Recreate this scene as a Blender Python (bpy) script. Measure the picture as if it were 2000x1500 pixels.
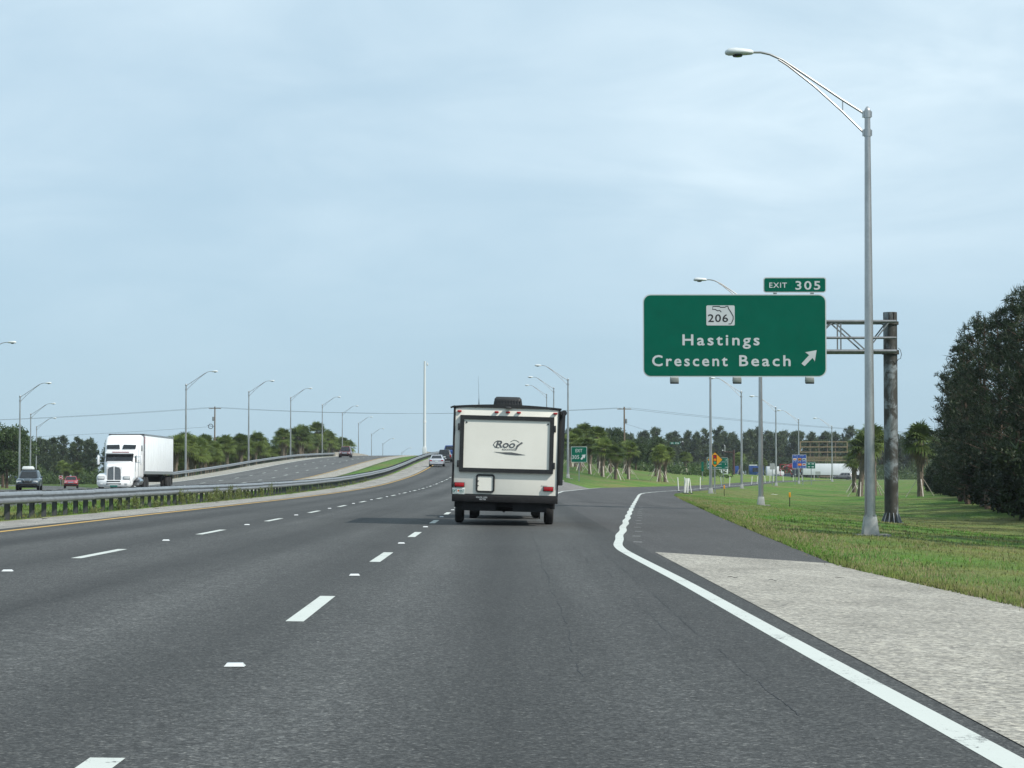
import bpy, bmesh, math, random
import numpy as np
from mathutils import Vector, Matrix
R = math.radians
for o in list(bpy.data.objects): bpy.data.objects.remove(o)
scene = bpy.context.scene
COL = scene.collection

# ------------------------------------------------------------------ camera, sky, sun, exposure
cd = bpy.data.cameras.new('camera'); cam = bpy.data.objects.new('camera', cd); COL.objects.link(cam)
cam.location = (0, 0, 1.17); cam.rotation_euler = (R(90 + 2.41), 0, 0)
cd.sensor_width = 36; cd.lens = 77.4; cd.clip_start = 0.1; cd.clip_end = 20000
scene.camera = cam
scene.view_settings.view_transform = 'Standard'; scene.view_settings.look = 'None'
scene.view_settings.gamma = 1; scene.view_settings.use_curve_mapping = False
scene.view_settings.exposure = 0.3
scene.render.engine = 'CYCLES'
scene.cycles.use_denoising = True
scene.cycles.max_bounces = 6; scene.cycles.diffuse_bounces = 3; scene.cycles.glossy_bounces = 3
scene.cycles.transmission_bounces = 4; scene.cycles.transparent_max_bounces = 6
SUN = Vector((0.95, -0.48, 1.0)).normalized()
elev = math.asin(SUN.z); azim = math.atan2(SUN.x, SUN.y)
w = bpy.data.worlds.new('World'); scene.world = w; w.use_nodes = True
nt = w.node_tree; nt.nodes.clear()
def N(t, **k):
    n = nt.nodes.new(t)
    for a, b in k.items(): setattr(n, a, b)
    return n
out = N('ShaderNodeOutputWorld'); bg = N('ShaderNodeBackground'); bg.inputs[1].default_value = 0.1
sky = N('ShaderNodeTexSky', sky_type='NISHITA'); sky.sun_disc = False
sky.sun_elevation = elev; sky.sun_rotation = azim
sky.air_density = 1.0; sky.dust_density = 0.6; sky.ozone_density = 3.0; sky.altitude = 0
tc = N('ShaderNodeTexCoord'); sep = N('ShaderNodeSeparateXYZ'); nt.links.new(tc.outputs['Generated'], sep.inputs[0])
zz = N('ShaderNodeMath', operation='MAXIMUM'); nt.links.new(sep.outputs[2], zz.inputs[0]); zz.inputs[1].default_value = 0.0
za = N('ShaderNodeMath', operation='ADD'); nt.links.new(zz.outputs[0], za.inputs[0]); za.inputs[1].default_value = 0.30
def div(s):
    d = N('ShaderNodeMath', operation='DIVIDE'); nt.links.new(sep.outputs[s], d.inputs[0]); nt.links.new(za.outputs[0], d.inputs[1]); return d
cx, cy = div(0), div(1)
cmb = N('ShaderNodeCombineXYZ'); nt.links.new(cx.outputs[0], cmb.inputs[0]); nt.links.new(cy.outputs[0], cmb.inputs[1])
def cloud(scale, det, rough, dist, lo, hi, off, rot=0.0, sx=1.0, sy=1.0):
    mp = N('ShaderNodeMapping'); nt.links.new(cmb.outputs[0], mp.inputs[0]); mp.inputs['Location'].default_value = off
    mp.inputs['Rotation'].default_value = (0, 0, rot); mp.inputs['Scale'].default_value = (sx, sy, 1)
    n = N('ShaderNodeTexNoise'); nt.links.new(mp.outputs[0], n.inputs['Vector'])
    n.inputs['Scale'].default_value = scale; n.inputs['Detail'].default_value = det
    n.inputs['Roughness'].default_value = rough; n.inputs['Distortion'].default_value = dist
    r = N('ShaderNodeMapRange'); nt.links.new(n.outputs['Fac'], r.inputs[0])
    r.inputs[1].default_value = lo; r.inputs[2].default_value = hi; r.interpolation_type = 'SMOOTHSTEP'
    return r
c1 = cloud(0.9, 5, 0.5, 0.3, 0.22, 0.74, (6.5, 5.65, 0), 0.3, 1.0, 0.9)
c2 = cloud(3.2, 7, 0.55, 0.6, 0.16, 0.92, (14.2, 3.1, 0), 0.5, 0.9, 1.3)
mulc = N('ShaderNodeMath', operation='MULTIPLY'); nt.links.new(c1.outputs[0], mulc.inputs[0]); nt.links.new(c2.outputs[0], mulc.inputs[1])
addc = N('ShaderNodeMath', operation='MULTIPLY_ADD'); nt.links.new(c1.outputs[0], addc.inputs[0]); addc.inputs[1].default_value = 0.45; nt.links.new(mulc.outputs[0], addc.inputs[2])
hz = N('ShaderNodeMapRange'); nt.links.new(zz.outputs[0], hz.inputs[0]); hz.inputs[1].default_value = 0.0; hz.inputs[2].default_value = 0.18; hz.interpolation_type = 'SMOOTHSTEP'
fac = N('ShaderNodeMath', operation='MULTIPLY'); nt.links.new(addc.outputs[0], fac.inputs[0]); nt.links.new(hz.outputs[0], fac.inputs[1]); fac.use_clamp = True
fac2 = N('ShaderNodeMath', operation='MULTIPLY'); nt.links.new(fac.outputs[0], fac2.inputs[0]); fac2.inputs[1].default_value = 0.8
# thin high haze that greys the whole blue evenly
veil = N('ShaderNodeMix', data_type='RGBA'); veil.inputs[0].default_value = 0.85
nt.links.new(sky.outputs[0], veil.inputs[6]); veil.inputs[7].default_value = (3.62, 5.2, 6.4, 1)
mix = N('ShaderNodeMix', data_type='RGBA'); nt.links.new(fac2.outputs[0], mix.inputs[0])
nt.links.new(veil.outputs[2], mix.inputs[6]); mix.inputs[7].default_value = (6.6, 7.9, 8.7, 1)
nt.links.new(mix.outputs[2], bg.inputs[0]); nt.links.new(bg.outputs[0], out.inputs[0])
sl = bpy.data.lights.new('sun', 'SUN'); sl.energy = 4.0; sl.angle = R(0.5); sl.color = (1.0, 0.95, 0.87)
so = bpy.data.objects.new('sun', sl); COL.objects.link(so)
so.rotation_euler = SUN.to_track_quat('Z', 'Y').to_euler()

# ------------------------------------------------------------------ helpers
rnd = random.Random(7)
class MB:
    def __init__(s): s.v = []; s.f = []
    def add(s, vs, fs):
        b = len(s.v); s.v += [tuple(v) for v in vs]; s.f += [tuple(b + i for i in f) for f in fs]; return s
    def box(s, c, d, m=None, tx=1.0, ty=1.0):
        hx, hy, hz = d[0]/2, d[1]/2, d[2]/2
        vs = []
        for k in (-1, 1):
            ax, ay = (tx, ty) if k == 1 else (1, 1)
            for i, j in ((-1,-1),(1,-1),(1,1),(-1,1)): vs.append(Vector((i*hx*ax, j*hy*ay, k*hz)))
        if m is not None: vs = [m @ v for v in vs]
        vs = [v + Vector(c) for v in vs]
        return s.add(vs, [(3,2,1,0),(4,5,6,7),(0,1,5,4),(1,2,6,5),(2,3,7,6),(3,0,4,7)])
    def bar(s, a, b, wx, wy=None):
        a, b = Vector(a), Vector(b); d = b - a
        q = d.to_track_quat('Z', 'Y').to_matrix()
        return s.box((a+b)/2, (wx, wy or wx, d.length), q)
    def tube(s, pts, rad, n=8, cap=True):
        pts = [Vector(p) for p in pts]
        if not hasattr(rad, '__len__'): rad = [rad]*len(pts)
        rings = []; ref = None
        for i, p in enumerate(pts):
            t = (pts[min(i+1, len(pts)-1)] - pts[max(i-1, 0)]).normalized()
            if ref is None: ref = Vector((1,0,0)) if abs(t.x) < .9 else Vector((0,1,0))
            u = (ref - t*ref.dot(t)).normalized(); ref = u; v = t.cross(u)
            rings.append([p + (u*math.cos(2*math.pi*k/n) + v*math.sin(2*math.pi*k/n))*rad[i] for k in range(n)])
        return s.loft(rings, cap)
    def loft(s, rings, cap=True, closed=True):
        n = len(rings[0]); b = len(s.v)
        for r in rings: s.v += [tuple(p) for p in r]
        for i in range(len(rings)-1):
            for k in range(n if closed else n-1):
                k2 = (k+1) % n
                s.f.append((b+i*n+k, b+i*n+k2, b+(i+1)*n+k2, b+(i+1)*n+k))
        if cap:
            s.f.append(tuple(b+k for k in reversed(range(n)))); s.f.append(tuple(b+(len(rings)-1)*n+k for k in range(n)))
        return s
    def prism(s, poly, a0, a1, axis='y'):      # poly in the two other axes, extruded along axis
        def P(p, a):
            return {'y': (p[0], a, p[1]), 'x': (a, p[0], p[1]), 'z': (p[0], p[1], a)}[axis]
        return s.loft([[P(p, a0) for p in poly], [P(p, a1) for p in poly]])
    def lathe(s, prof, n=16, axis='z', c=(0,0,0)):   # prof: (r, h)
        rings = []
        for r, h in prof:
            rg = []
            for k in range(n):
                a = 2*math.pi*k/n; x, y = r*math.cos(a), r*math.sin(a)
                p = {'z': (x, y, h), 'x': (h, x, y), 'y': (x, h, y)}[axis]
                rg.append((p[0]+c[0], p[1]+c[1], p[2]+c[2]))
            rings.append(rg)
        return s.loft(rings)
    def mesh(s, name, bevel=0, seg=2, smooth=35):
        me = bpy.data.meshes.new(name)
        bm = bmesh.new(); vs = [bm.verts.new(v) for v in s.v]
        for f in s.f:
            try: bm.faces.new([vs[i] for i in f])
            except ValueError: pass
        bmesh.ops.recalc_face_normals(bm, faces=bm.faces[:])
        if bevel:
            ed = [e for e in bm.edges if len(e.link_faces) == 2 and e.calc_face_angle(0) > R(30)]
            bmesh.ops.bevel(bm, geom=ed, offset=bevel, segments=seg, profile=.5, affect='EDGES', clamp_overlap=True)
        bm.to_mesh(me); bm.free()
        if smooth:
            me.polygons.foreach_set('use_smooth', [True]*len(me.polygons)); me.set_sharp_from_angle(angle=R(smooth))
        return me
    def build(s, name, mat, parent=None, bevel=0, seg=2, smooth=35, loc=None):
        return obj(name, s.mesh(name, bevel, seg, smooth), mat, parent, loc)
def obj(name, me, mat, parent=None, loc=None):
    o = bpy.data.objects.new(name, me); COL.objects.link(o)
    if mat is not None and len(me.materials) == 0: me.materials.append(mat)
    if parent: o.parent = parent
    if loc: o.location = loc
    return o
def tag(o, label=None, cat=None, group=None, kind=None):
    if label: o['label'] = label
    if cat: o['category'] = cat
    if group: o['group'] = group
    if kind: o['kind'] = kind
    return o
def thing(name, label, cat, loc=(0,0,0), rotz=0, group=None):
    o = bpy.data.objects.new(name, None); COL.objects.link(o); o.empty_display_size = .2
    o.location = loc; o.rotation_euler = (0, 0, rotz)
    return tag(o, label, cat, group)
def clone(root, loc=None, rotz=None, label=None, scale=None, group=None):
    def rec(o, par):
        c = o.copy(); COL.objects.link(c); c.parent = par
        for ch in o.children: rec(ch, c)
        return c
    r = rec(root, None)
    if loc is not None: r.location = loc
    if rotz is not None: r.rotation_euler = (0, 0, rotz)
    if scale is not None: r.scale = (scale,)*3 if not hasattr(scale, '__len__') else scale
    if label: r['label'] = label
    if group: r['group'] = group
    return r
def npmesh(name, V, F):
    me = bpy.data.meshes.new(name); V = np.asarray(V, dtype=np.float32); F = np.asarray(F, dtype=np.int32)
    k = F.shape[1]
    me.vertices.add(len(V)); me.vertices.foreach_set('co', V.ravel())
    me.loops.add(F.size); me.loops.foreach_set('vertex_index', F.ravel())
    me.polygons.add(len(F)); me.polygons.foreach_set('loop_start', np.arange(0, F.size, k, dtype=np.int32))
    me.update(calc_edges=True); me.validate()
    return me

# ------------------------------------------------------------------ materials
def newmat(name):
    m = bpy.data.materials.new(name); m.use_nodes = True
    return m, m.node_tree, m.node_tree.nodes['Principled BSDF']
def noise_node(nt, scale, det=4, rough=.55, vec=None, sc=None, dist=0):
    tc = nt.nodes.new('ShaderNodeTexCoord'); n = nt.nodes.new('ShaderNodeTexNoise')
    v = vec or tc.outputs['Object']
    if sc:
        mp = nt.nodes.new('ShaderNodeMapping'); mp.inputs['Scale'].default_value = sc; nt.links.new(v, mp.inputs[0]); v = mp.outputs[0]
    nt.links.new(v, n.inputs['Vector']); n.inputs['Scale'].default_value = scale; n.inputs['Detail'].default_value = det
    n.inputs['Roughness'].default_value = rough; n.inputs['Distortion'].default_value = dist
    return n
def ramp(nt, src, stops):
    r = nt.nodes.new('ShaderNodeValToRGB'); nt.links.new(src, r.inputs[0]); e = r.color_ramp.elements
    while len(e) < len(stops): e.new(.5)
    for k, (p, c) in enumerate(stops):
        e[k].position = p; e[k].color = (*c, 1) if len(c) == 3 else c
    return r
def mixc(nt, f, a, b, mode='MIX'):
    m = nt.nodes.new('ShaderNodeMix'); m.data_type = 'RGBA'; m.blend_type = mode
    for s, i in ((f, 0), (a, 6), (b, 7)):
        if hasattr(s, 'is_output'): nt.links.new(s, m.inputs[i])
        elif i == 0: m.inputs[0].default_value = s
        else: m.inputs[i].default_value = (*s, 1) if len(s) == 3 else s
    return m.outputs[2]
def math_(nt, op, a, b=None, clamp=False):
    m = nt.nodes.new('ShaderNodeMath'); m.operation = op; m.use_clamp = clamp
    for s, i in ((a, 0), (b, 1)):
        if s is None: continue
        if hasattr(s, 'is_output'): nt.links.new(s, m.inputs[i])
        else: m.inputs[i].default_value = s
    return m.outputs[0]
def bump(nt, b, h, strength=.3, dist=.02):
    bp = nt.nodes.new('ShaderNodeBump'); bp.inputs['Strength'].default_value = strength; bp.inputs['Distance'].default_value = dist
    nt.links.new(h, bp.inputs['Height']); nt.links.new(bp.outputs[0], b.inputs['Normal'])
def simple(name, col, rough=.5, metal=0, var=.12, scale=6, spec=.5, coat=0, bmp=0, bscale=40):
    m, nt, b = newmat(name)
    n = noise_node(nt, scale, 5, .6)
    lo = tuple(c*(1-var) for c in col); hi = tuple(min(1, c*(1+var)) for c in col)
    r = ramp(nt, n.outputs['Fac'], [(.3, lo), (.7, hi)]); nt.links.new(r.outputs[0], b.inputs['Base Color'])
    b.inputs['Roughness'].default_value = rough; b.inputs['Metallic'].default_value = metal
    b.inputs['Specular IOR Level'].default_value = spec; b.inputs['Coat Weight'].default_value = coat; b.inputs['Coat Roughness'].default_value = .08
    if bmp: bump(nt, b, noise_node(nt, bscale, 3).outputs['Fac'], bmp, .01)
    return m
def asphalt(name, base, tint=(1, 1.03, 1.01), cracks=False, bands=.25, wheel=False):
    m, nt, b = newmat(name)
    tcn = nt.nodes.new('ShaderNodeTexCoord'); P = tcn.outputs['Object']
    g1 = noise_node(nt, 38, 3, .8, P); g2 = noise_node(nt, 9, 5, .8, P); lg = noise_node(nt, .35, 5, .6, P, (1, .35, 1)); st = noise_node(nt, .8, 4, .6, P, (1, .018, 1), .3)
    c = ramp(nt, g1.outputs['Fac'], [(.34, tuple(base*.42*t for t in tint)), (.52, tuple(base*.98*t for t in tint)), (.68, tuple(base*2.0*t for t in tint))])
    vo = nt.nodes.new('ShaderNodeTexVoronoi'); vo.inputs['Scale'].default_value = 62; nt.links.new(P, vo.inputs['Vector'])
    sv = nt.nodes.new('ShaderNodeSeparateColor'); nt.links.new(vo.outputs['Color'], sv.inputs[0])
    spk = ramp(nt, sv.outputs[0], [(0, (.62,)*3), (.55, (.9,)*3), (.88, (1.2,)*3), (1, (2.1, 2.05, 1.95))])
    c2 = ramp(nt, g2.outputs['Fac'], [(.3, (.62,)*3), (.7, (1.36,)*3)])
    col = mixc(nt, 1.0, c.outputs[0], c2.outputs[0], 'MULTIPLY')
    col = mixc(nt, 1.0, col, spk.outputs[0], 'MULTIPLY')
    s = ramp(nt, st.outputs['Fac'], [(.33, (1-bands,)*3), (.66, (1+bands*.7,)*3)]); col = mixc(nt, 1.0, col, s.outputs[0], 'MULTIPLY')
    l = ramp(nt, lg.outputs['Fac'], [(.3, (.86,)*3), (.7, (1.12,)*3)]); col = mixc(nt, 1.0, col, l.outputs[0], 'MULTIPLY')
    if wheel:      # paler worn wheel tracks, darker drip strip down the middle of each lane
        sx_ = nt.nodes.new('ShaderNodeSeparateXYZ'); nt.links.new(P, sx_.inputs[0])
        u = math_(nt, 'MULTIPLY', math_(nt, 'ADD', sx_.outputs[0], 2.0), math.pi)
        wob = noise_node(nt, .25, 3, .6, P, (1, .12, 1)); u = math_(nt, 'ADD', u, math_(nt, 'MULTIPLY', wob.outputs['Fac'], .9))
        cs = math_(nt, 'COSINE', u); amp = noise_node(nt, .06, 3, .6, P, (1, .5, 1))
        f = math_(nt, 'ADD', math_(nt, 'MULTIPLY', math_(nt, 'MULTIPLY', cs, amp.outputs['Fac']), -.5), .5)
        wr = ramp(nt, f, [(.2, (.74,)*3), (.8, (1.2,)*3)]); col = mixc(nt, 1.0, col, wr.outputs[0], 'MULTIPLY')
    if cracks:
        k = noise_node(nt, 1.6, 4, .6, P, (1, .022, 1), .15)
        d = math_(nt, 'ABSOLUTE', math_(nt, 'SUBTRACT', k.outputs['Fac'], .5))
        line = math_(nt, 'LESS_THAN', d, .0034)
        sp = nt.nodes.new('ShaderNodeSeparateXYZ'); nt.links.new(P, sp.inputs[0])
        win = math_(nt, 'MULTIPLY', math_(nt, 'GREATER_THAN', sp.outputs[0], -.1), math_(nt, 'LESS_THAN', sp.outputs[0], 2.3))
        brk = noise_node(nt, .5, 3, .6, P); keep = math_(nt, 'GREATER_THAN', brk.outputs['Fac'], .44)
        f = math_(nt, 'MULTIPLY', math_(nt, 'MULTIPLY', line, win), math_(nt, 'MULTIPLY', keep, .6))
        col = mixc(nt, f, col, (.012, .012, .013))
    nt.links.new(col, b.inputs['Base Color']); b.inputs['Roughness'].default_value = .82; b.inputs['Specular IOR Level'].default_value = .35
    bump(nt, b, g1.outputs['Fac'], .5, .012)
    return m
def concrete(name, base, dirt=.25, yscale=1.0):
    m, nt, b = newmat(name)
    g = noise_node(nt, 30, 5, .85, None, (.6, 1, 1)); l = noise_node(nt, .9, 6, .65, None, (1, .5*yscale, 1)); k = noise_node(nt, 5, 5, .7)
    c = ramp(nt, g.outputs['Fac'], [(.34, tuple(x*.45 for x in base)), (.5, base), (.64, tuple(min(1, x*1.4) for x in base))])
    vo = nt.nodes.new('ShaderNodeTexVoronoi'); vo.inputs['Scale'].default_value = 34; tq = nt.nodes.new('ShaderNodeTexCoord'); nt.links.new(tq.outputs['Object'], vo.inputs['Vector'])
    sv = nt.nodes.new('ShaderNodeSeparateColor'); nt.links.new(vo.outputs['Color'], sv.inputs[0])
    spk = ramp(nt, sv.outputs[0], [(0, (.5, .5, .52)), (.3, (.85,)*3), (.7, (1.05,)*3), (1, (1.4, 1.38, 1.32))])
    c0 = mixc(nt, 1.0, c.outputs[0], spk.outputs[0], 'MULTIPLY')
    c2 = ramp(nt, l.outputs['Fac'], [(.3, (1-dirt,)*3), (.65, (1.06,)*3)]); col = mixc(nt, 1.0, c0, c2.outputs[0], 'MULTIPLY')
    c3 = ramp(nt, k.outputs['Fac'], [(.28, (.82, .81, .8)), (.5, (1, 1, 1))]); col = mixc(nt, 1.0, col, c3.outputs[0], 'MULTIPLY')
    nt.links.new(col, b.inputs['Base Color']); b.inputs['Roughness'].default_value = .9; b.inputs['Specular IOR Level'].default_value = .2
    bump(nt, b, g.outputs['Fac'], .5, .015)
    return m
def grassmat():
    m, nt, b = newmat('grass')
    tcn = nt.nodes.new('ShaderNodeTexCoord'); P = tcn.outputs['Object']
    a = noise_node(nt, .075, 5, .65, P); c = noise_node(nt, 1.1, 5, .7, P, (1, .6, 1)); f = noise_node(nt, 14, 4, .75, P, (1, .6, .4))
    ca = ramp(nt, a.outputs['Fac'], [(.38, (.130, .145, .048)), (.5, (.090, .145, .032)), (.60, (.066, .152, .020))])
    cc = ramp(nt, c.outputs['Fac'], [(.32, (.68, .74, .64)), (.5, (1, 1, 1)), (.70, (1.42, 1.25, 1.2))])
    col = mixc(nt, 1.0, ca.outputs[0], cc.outputs[0], 'MULTIPLY')
    cf = ramp(nt, f.outputs['Fac'], [(.3, (.5, .52, .5)), (.7, (1.45, 1.4, 1.4))]); col = mixc(nt, 1.0, col, cf.outputs[0], 'MULTIPLY')
    nt.links.new(col, b.inputs['Base Color']); b.inputs['Roughness'].default_value = .85; b.inputs['Specular IOR Level'].default_value = .15
    bump(nt, b, f.outputs['Fac'], .6, .05)
    return m
def leafmat(name, dark, light, trans=.25, scale=.6):
    m, nt, b = newmat(name)
    n = noise_node(nt, scale, 3, .6); oi = nt.nodes.new('ShaderNodeObjectInfo')
    f = math_(nt, 'ADD', math_(nt, 'MULTIPLY', n.outputs['Fac'], .75), math_(nt, 'MULTIPLY', oi.outputs['Random'], .3))
    c = ramp(nt, f, [(.3, dark), (.75, light)])
    nt.links.new(c.outputs[0], b.inputs['Base Color']); b.inputs['Roughness'].default_value = .55; b.inputs['Specular IOR Level'].default_value = .3
    tr = nt.nodes.new('ShaderNodeBsdfTranslucent'); nt.links.new(c.outputs[0], tr.inputs[0])
    ms = nt.nodes.new('ShaderNodeMixShader'); ms.inputs[0].default_value = trans
    nt.links.new(b.outputs[0], ms.inputs[1]); nt.links.new(tr.outputs[0], ms.inputs[2])
    nt.links.new(ms.outputs[0], nt.nodes['Material Output'].inputs[0])
    return m
def glassmat(name, col=(.012, .015, .018), rough=.06):
    m, nt, b = newmat(name); n = noise_node(nt, 2, 2)
    r = ramp(nt, n.outputs['Fac'], [(.3, tuple(c*.7 for c in col)), (.7, tuple(c*1.4 for c in col))]); nt.links.new(r.outputs[0], b.inputs['Base Color'])
    b.inputs['Roughness'].default_value = rough; b.inputs['Specular IOR Level'].default_value = .6
    return m
def paintmat(name, col, wear=.35):
    m, nt, b = newmat(name)
    g = noise_node(nt, 22, 4, .8); l = noise_node(nt, 1.3, 4, .6)
    f = math_(nt, 'ADD', math_(nt, 'MULTIPLY', g.outputs['Fac'], .6), math_(nt, 'MULTIPLY', l.outputs['Fac'], .4))
    r = ramp(nt, f, [(.375, (.09, .09, .09)), (.375 + wear*.14, col), (.75, tuple(min(1, c*1.08) for c in col))])
    nt.links.new(r.outputs[0], b.inputs['Base Color']); b.inputs['Roughness'].default_value = .7
    return m
def galv(name, base, rough=.45, metal=.7, streak=True):
    m, nt, b = newmat(name)
    n = noise_node(nt, 3, 5, .65, None, (1, 1, .25) if streak else None); k = noise_node(nt, 30, 3)
    c = ramp(nt, n.outputs['Fac'], [(.3, tuple(x*.72 for x in base)), (.7, tuple(min(1, x*1.15) for x in base))])
    c2 = ramp(nt, k.outputs['Fac'], [(.3, (.9,)*3), (.7, (1.06,)*3)])
    nt.links.new(mixc(nt, 1.0, c.outputs[0], c2.outputs[0], 'MULTIPLY'), b.inputs['Base Color'])
    b.inputs['Roughness'].default_value = rough; b.inputs['Metallic'].default_value = metal
    return m
M = {}
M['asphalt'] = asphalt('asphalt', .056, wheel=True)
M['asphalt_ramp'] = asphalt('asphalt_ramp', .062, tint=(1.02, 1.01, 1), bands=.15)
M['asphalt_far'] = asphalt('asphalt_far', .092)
M['concrete'] = concrete('concrete', (.335, .322, .285), .28)
M['concrete_dirty'] = concrete('concrete_dirty', (.33, .32, .295), .45)
M['gore'] = concrete('gore_paving', (.20, .195, .19), .4)
M['grass'] = grassmat()
M['white_paint'] = paintmat('white_paint', (.47, .50, .47))
M['yellow_paint'] = paintmat('yellow_paint', (.44, .27, .055))
M['alu'] = galv('aluminium_pole', (.44, .44, .44), .33, .8)
M['galv'] = galv('galvanised_rail', (.23, .255, .275), .5, .35, False)
M['galv_dark'] = galv('galvanised_post', (.085, .09, .095), .7, .3)  # shaded look of the posts put into a darker base than the rail
M['truss'] = galv('truss_steel', (.22, .23, .24), .6, .5)
M['rust_post'] = None
M['sign_green'] = simple('sign_green', (.0, .098, .062), .6, 0, .08, 1.2, .06)
M['sign_green_back'] = simple('sign_alu_back', (.35, .36, .36), .5, .5)
M['sign_white'] = simple('sign_white', (.50, .53, .54), .4, 0, .05, 3)
M['sign_black'] = simple('sign_black', (.012, .012, .014), .5)
M['sign_yellow'] = simple('sign_yellow', (.62, .27, .008), .4, 0, .06)
M['sign_blue'] = simple('sign_blue', (.006, .05, .28), .4, 0, .06)
M['red'] = simple('red_lens', (.33, .008, .012), .25, 0, .2, 20)
M['amber'] = simple('amber_lens', (.6, .2, .01), .25)
M['green_dot'] = simple('green_dot', (.0, .25, .11), .4)
M['rv_white'] = simple('rv_fibreglass', (.76, .74, .665), .35, 0, .05, 1.2, .4)
M['black_trim'] = simple('black_trim', (.010, .011, .012), .6, 0, .3, 8)
M['black_plastic'] = simple('black_plastic', (.016, .017, .018), .55, 0, .3, 8)
M['rubber'] = simple('rubber', (.012, .012, .012), .8, 0, .25, 12)
M['steel_dark'] = simple('dark_steel', (.012, .012, .013), .75, 0, .3, 10, .25)
M['chrome'] = simple('chrome', (.65, .66, .68), .18, 1, .05)
M['rim'] = simple('wheel_rim', (.45, .46, .48), .3, .8, .1)
M['glass'] = glassmat('dark_glass')
M['lens'] = simple('lamp_lens', (.56, .58, .58), .15, 0, .08, 20)
M['lamp_grey'] = simple('lamp_housing', (.58, .61, .61), .45, .1, .06)
M['logo_grey'] = simple('logo_grey', (.09, .095, .10), .5, 0, .3, 10)
M['plate'] = simple('plate_white', (.55, .6, .58), .4)
M['plate_ink'] = simple('plate_ink', (.01, .12, .10), .4)
M['orange'] = simple('orange_print', (.6, .13, .02), .4)
M['truck_white'] = simple('truck_white', (.74, .75, .76), .3, 0, .03, 1, .5, .3)
M['trailer_white'] = simple('trailer_white', (.70, .73, .75), .4, 0, .04, .8)
M['grille'] = simple('grille_mesh', (.13, .135, .145), .5, .5, .3, 30)
M['wood'] = simple('weathered_wood', (.15, .115, .085), .85, 0, .35, 9)
M['stake'] = simple('stake_wood', (.40, .37, .32), .85, 0, .25, 9)
M['frame_wood'] = simple('billboard_timber', (.27, .20, .11), .85, 0, .25, 5)
M['brown'] = simple('brown_steel', (.06, .024, .020), .5, .2, .2)
M['white_tube'] = simple('white_tube', (.68, .68, .66), .5, 0, .08, 12)
M['bark'] = simple('pine_bark', (.085, .062, .048), .95, 0, .4, 7, .1, 0, .6, 18)
M['palm_bark'] = simple('palm_bark', (.14, .115, .09), .95, 0, .45, 9, .1, 0, .8, 14)
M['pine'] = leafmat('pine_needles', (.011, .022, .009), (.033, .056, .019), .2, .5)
M['shaded_shrub'] = leafmat('shaded_shrub_leaves', (.010, .020, .008), (.030, .050, .016), .15, .6)  # shade at the foot of the stand put into darker leaf colours
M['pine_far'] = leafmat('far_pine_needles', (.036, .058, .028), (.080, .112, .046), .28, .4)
M['oak'] = leafmat('broad_leaves', (.026, .050, .014), (.075, .120, .030), .3, .5)
M['palm'] = leafmat('palm_fronds', (.055, .088, .022), (.19, .25, .062), .32, .8)
M['palm_dead'] = leafmat('dead_fronds', (.10, .075, .045), (.22, .17, .10), .2, 1.0)
M['weed'] = leafmat('weeds', (.08, .105, .032), (.19, .22, .075), .35, 2)
def car_paint(name, c): return simple(name, c, .28, .25, .05, 2, .5, .6)
def rustpost():
    m, nt, b = newmat('weathered_steel_post')
    n = noise_node(nt, .9, 5, .65, None, (1.2, 1.2, 1.1), .5); k = noise_node(nt, 9, 5, .7, None, (1, 1, .4))
    c = ramp(nt, n.outputs['Fac'], [(.36, (.034, .033, .028)), (.50, (.056, .055, .050)), (.57, (.20, .225, .245)), (.70, (.30, .33, .36))])
    c2 = ramp(nt, k.outputs['Fac'], [(.3, (.7, .68, .62)), (.7, (1.2, 1.2, 1.2))])
    nt.links.new(mixc(nt, 1.0, c.outputs[0], c2.outputs[0], 'MULTIPLY'), b.inputs['Base Color'])
    b.inputs['Roughness'].default_value = .6; b.inputs['Metallic'].default_value = .25
    return m
M['rust_post'] = rustpost()

# ------------------------------------------------------------------ lie of the land
def tab(*p):
    xs = [a for a, _ in p]; ys = [b for _, b in p]
    return lambda y: float(np.interp(y, xs, ys))
P_ = tab((-30,0),(60,0),(93,.04),(117,.09),(142,.2),(166,.36),(190,.65),(211,.95),(232,1.3),(265,2.1),(298,3.0),(330,3.75),(356,4.3),(420,5.25),(470,5.7),(500,5.8),(530,5.7),(570,5.0),(605,4.1),(665,2.5),(760,.6),(850,0),(9000,0))
def P(y): return (P_(y-12) + P_(y-6) + P_(y) + P_(y+6) + P_(y+12))/5
e_ = tab((-30,5.0),(22,5.1),(32,4.8),(48,5.57),(74,6.9),(126,9.7),(150,11),(166,12.3),(190,15.5),(210,19),(240,23.5),(287,31.6),(366,44),(440,62),(520,90),(9000,90))
R_ = tab((-30,2.15),(9,2.1),(16,2.02),(25,1.95),(30,1.87),(34.7,1.80),(37.5,1.79),(40.2,1.93),(44,2.15),(60,3.1),(80,4.3),(101,5.6),(144,8.3),(158,9.3),(168,10.4),(178,11.7),(190,13.6),(210,17.0),(240,21.6),(287,29.7),(366,42),(440,60),(500,82))
L_ = tab((-30,2.3),(130,2.3),(150,3.3),(190,6),(205,7.2),(222,8.7),(230,11),(240,14),(262,20.5),(300,28),(366,38),(440,54),(520,80),(9000,80))
MR_ = tab((-30,2.25),(130,2.25),(150,2.9),(205,4.9),(9000,5.0))
ze_ = tab((-30,-.13),(40,-.13),(130,-.12),(200,-.10),(290,.03),(366,.18),(450,.4),(9000,.4))
zL_ = tab((130,.12),(150,.17),(170,.12),(190,.08),(225,.04),(290,.10),(366,.2),(450,.4),(9000,.4))
lc_ = tab((-30,-30.5),(60,-30.5),(110,-33.2),(150,-37),(182,-40.5),(235,-48),(295,-59.5),(350,-74),(410,-95),(470,-125),(9000,-125))
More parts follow.
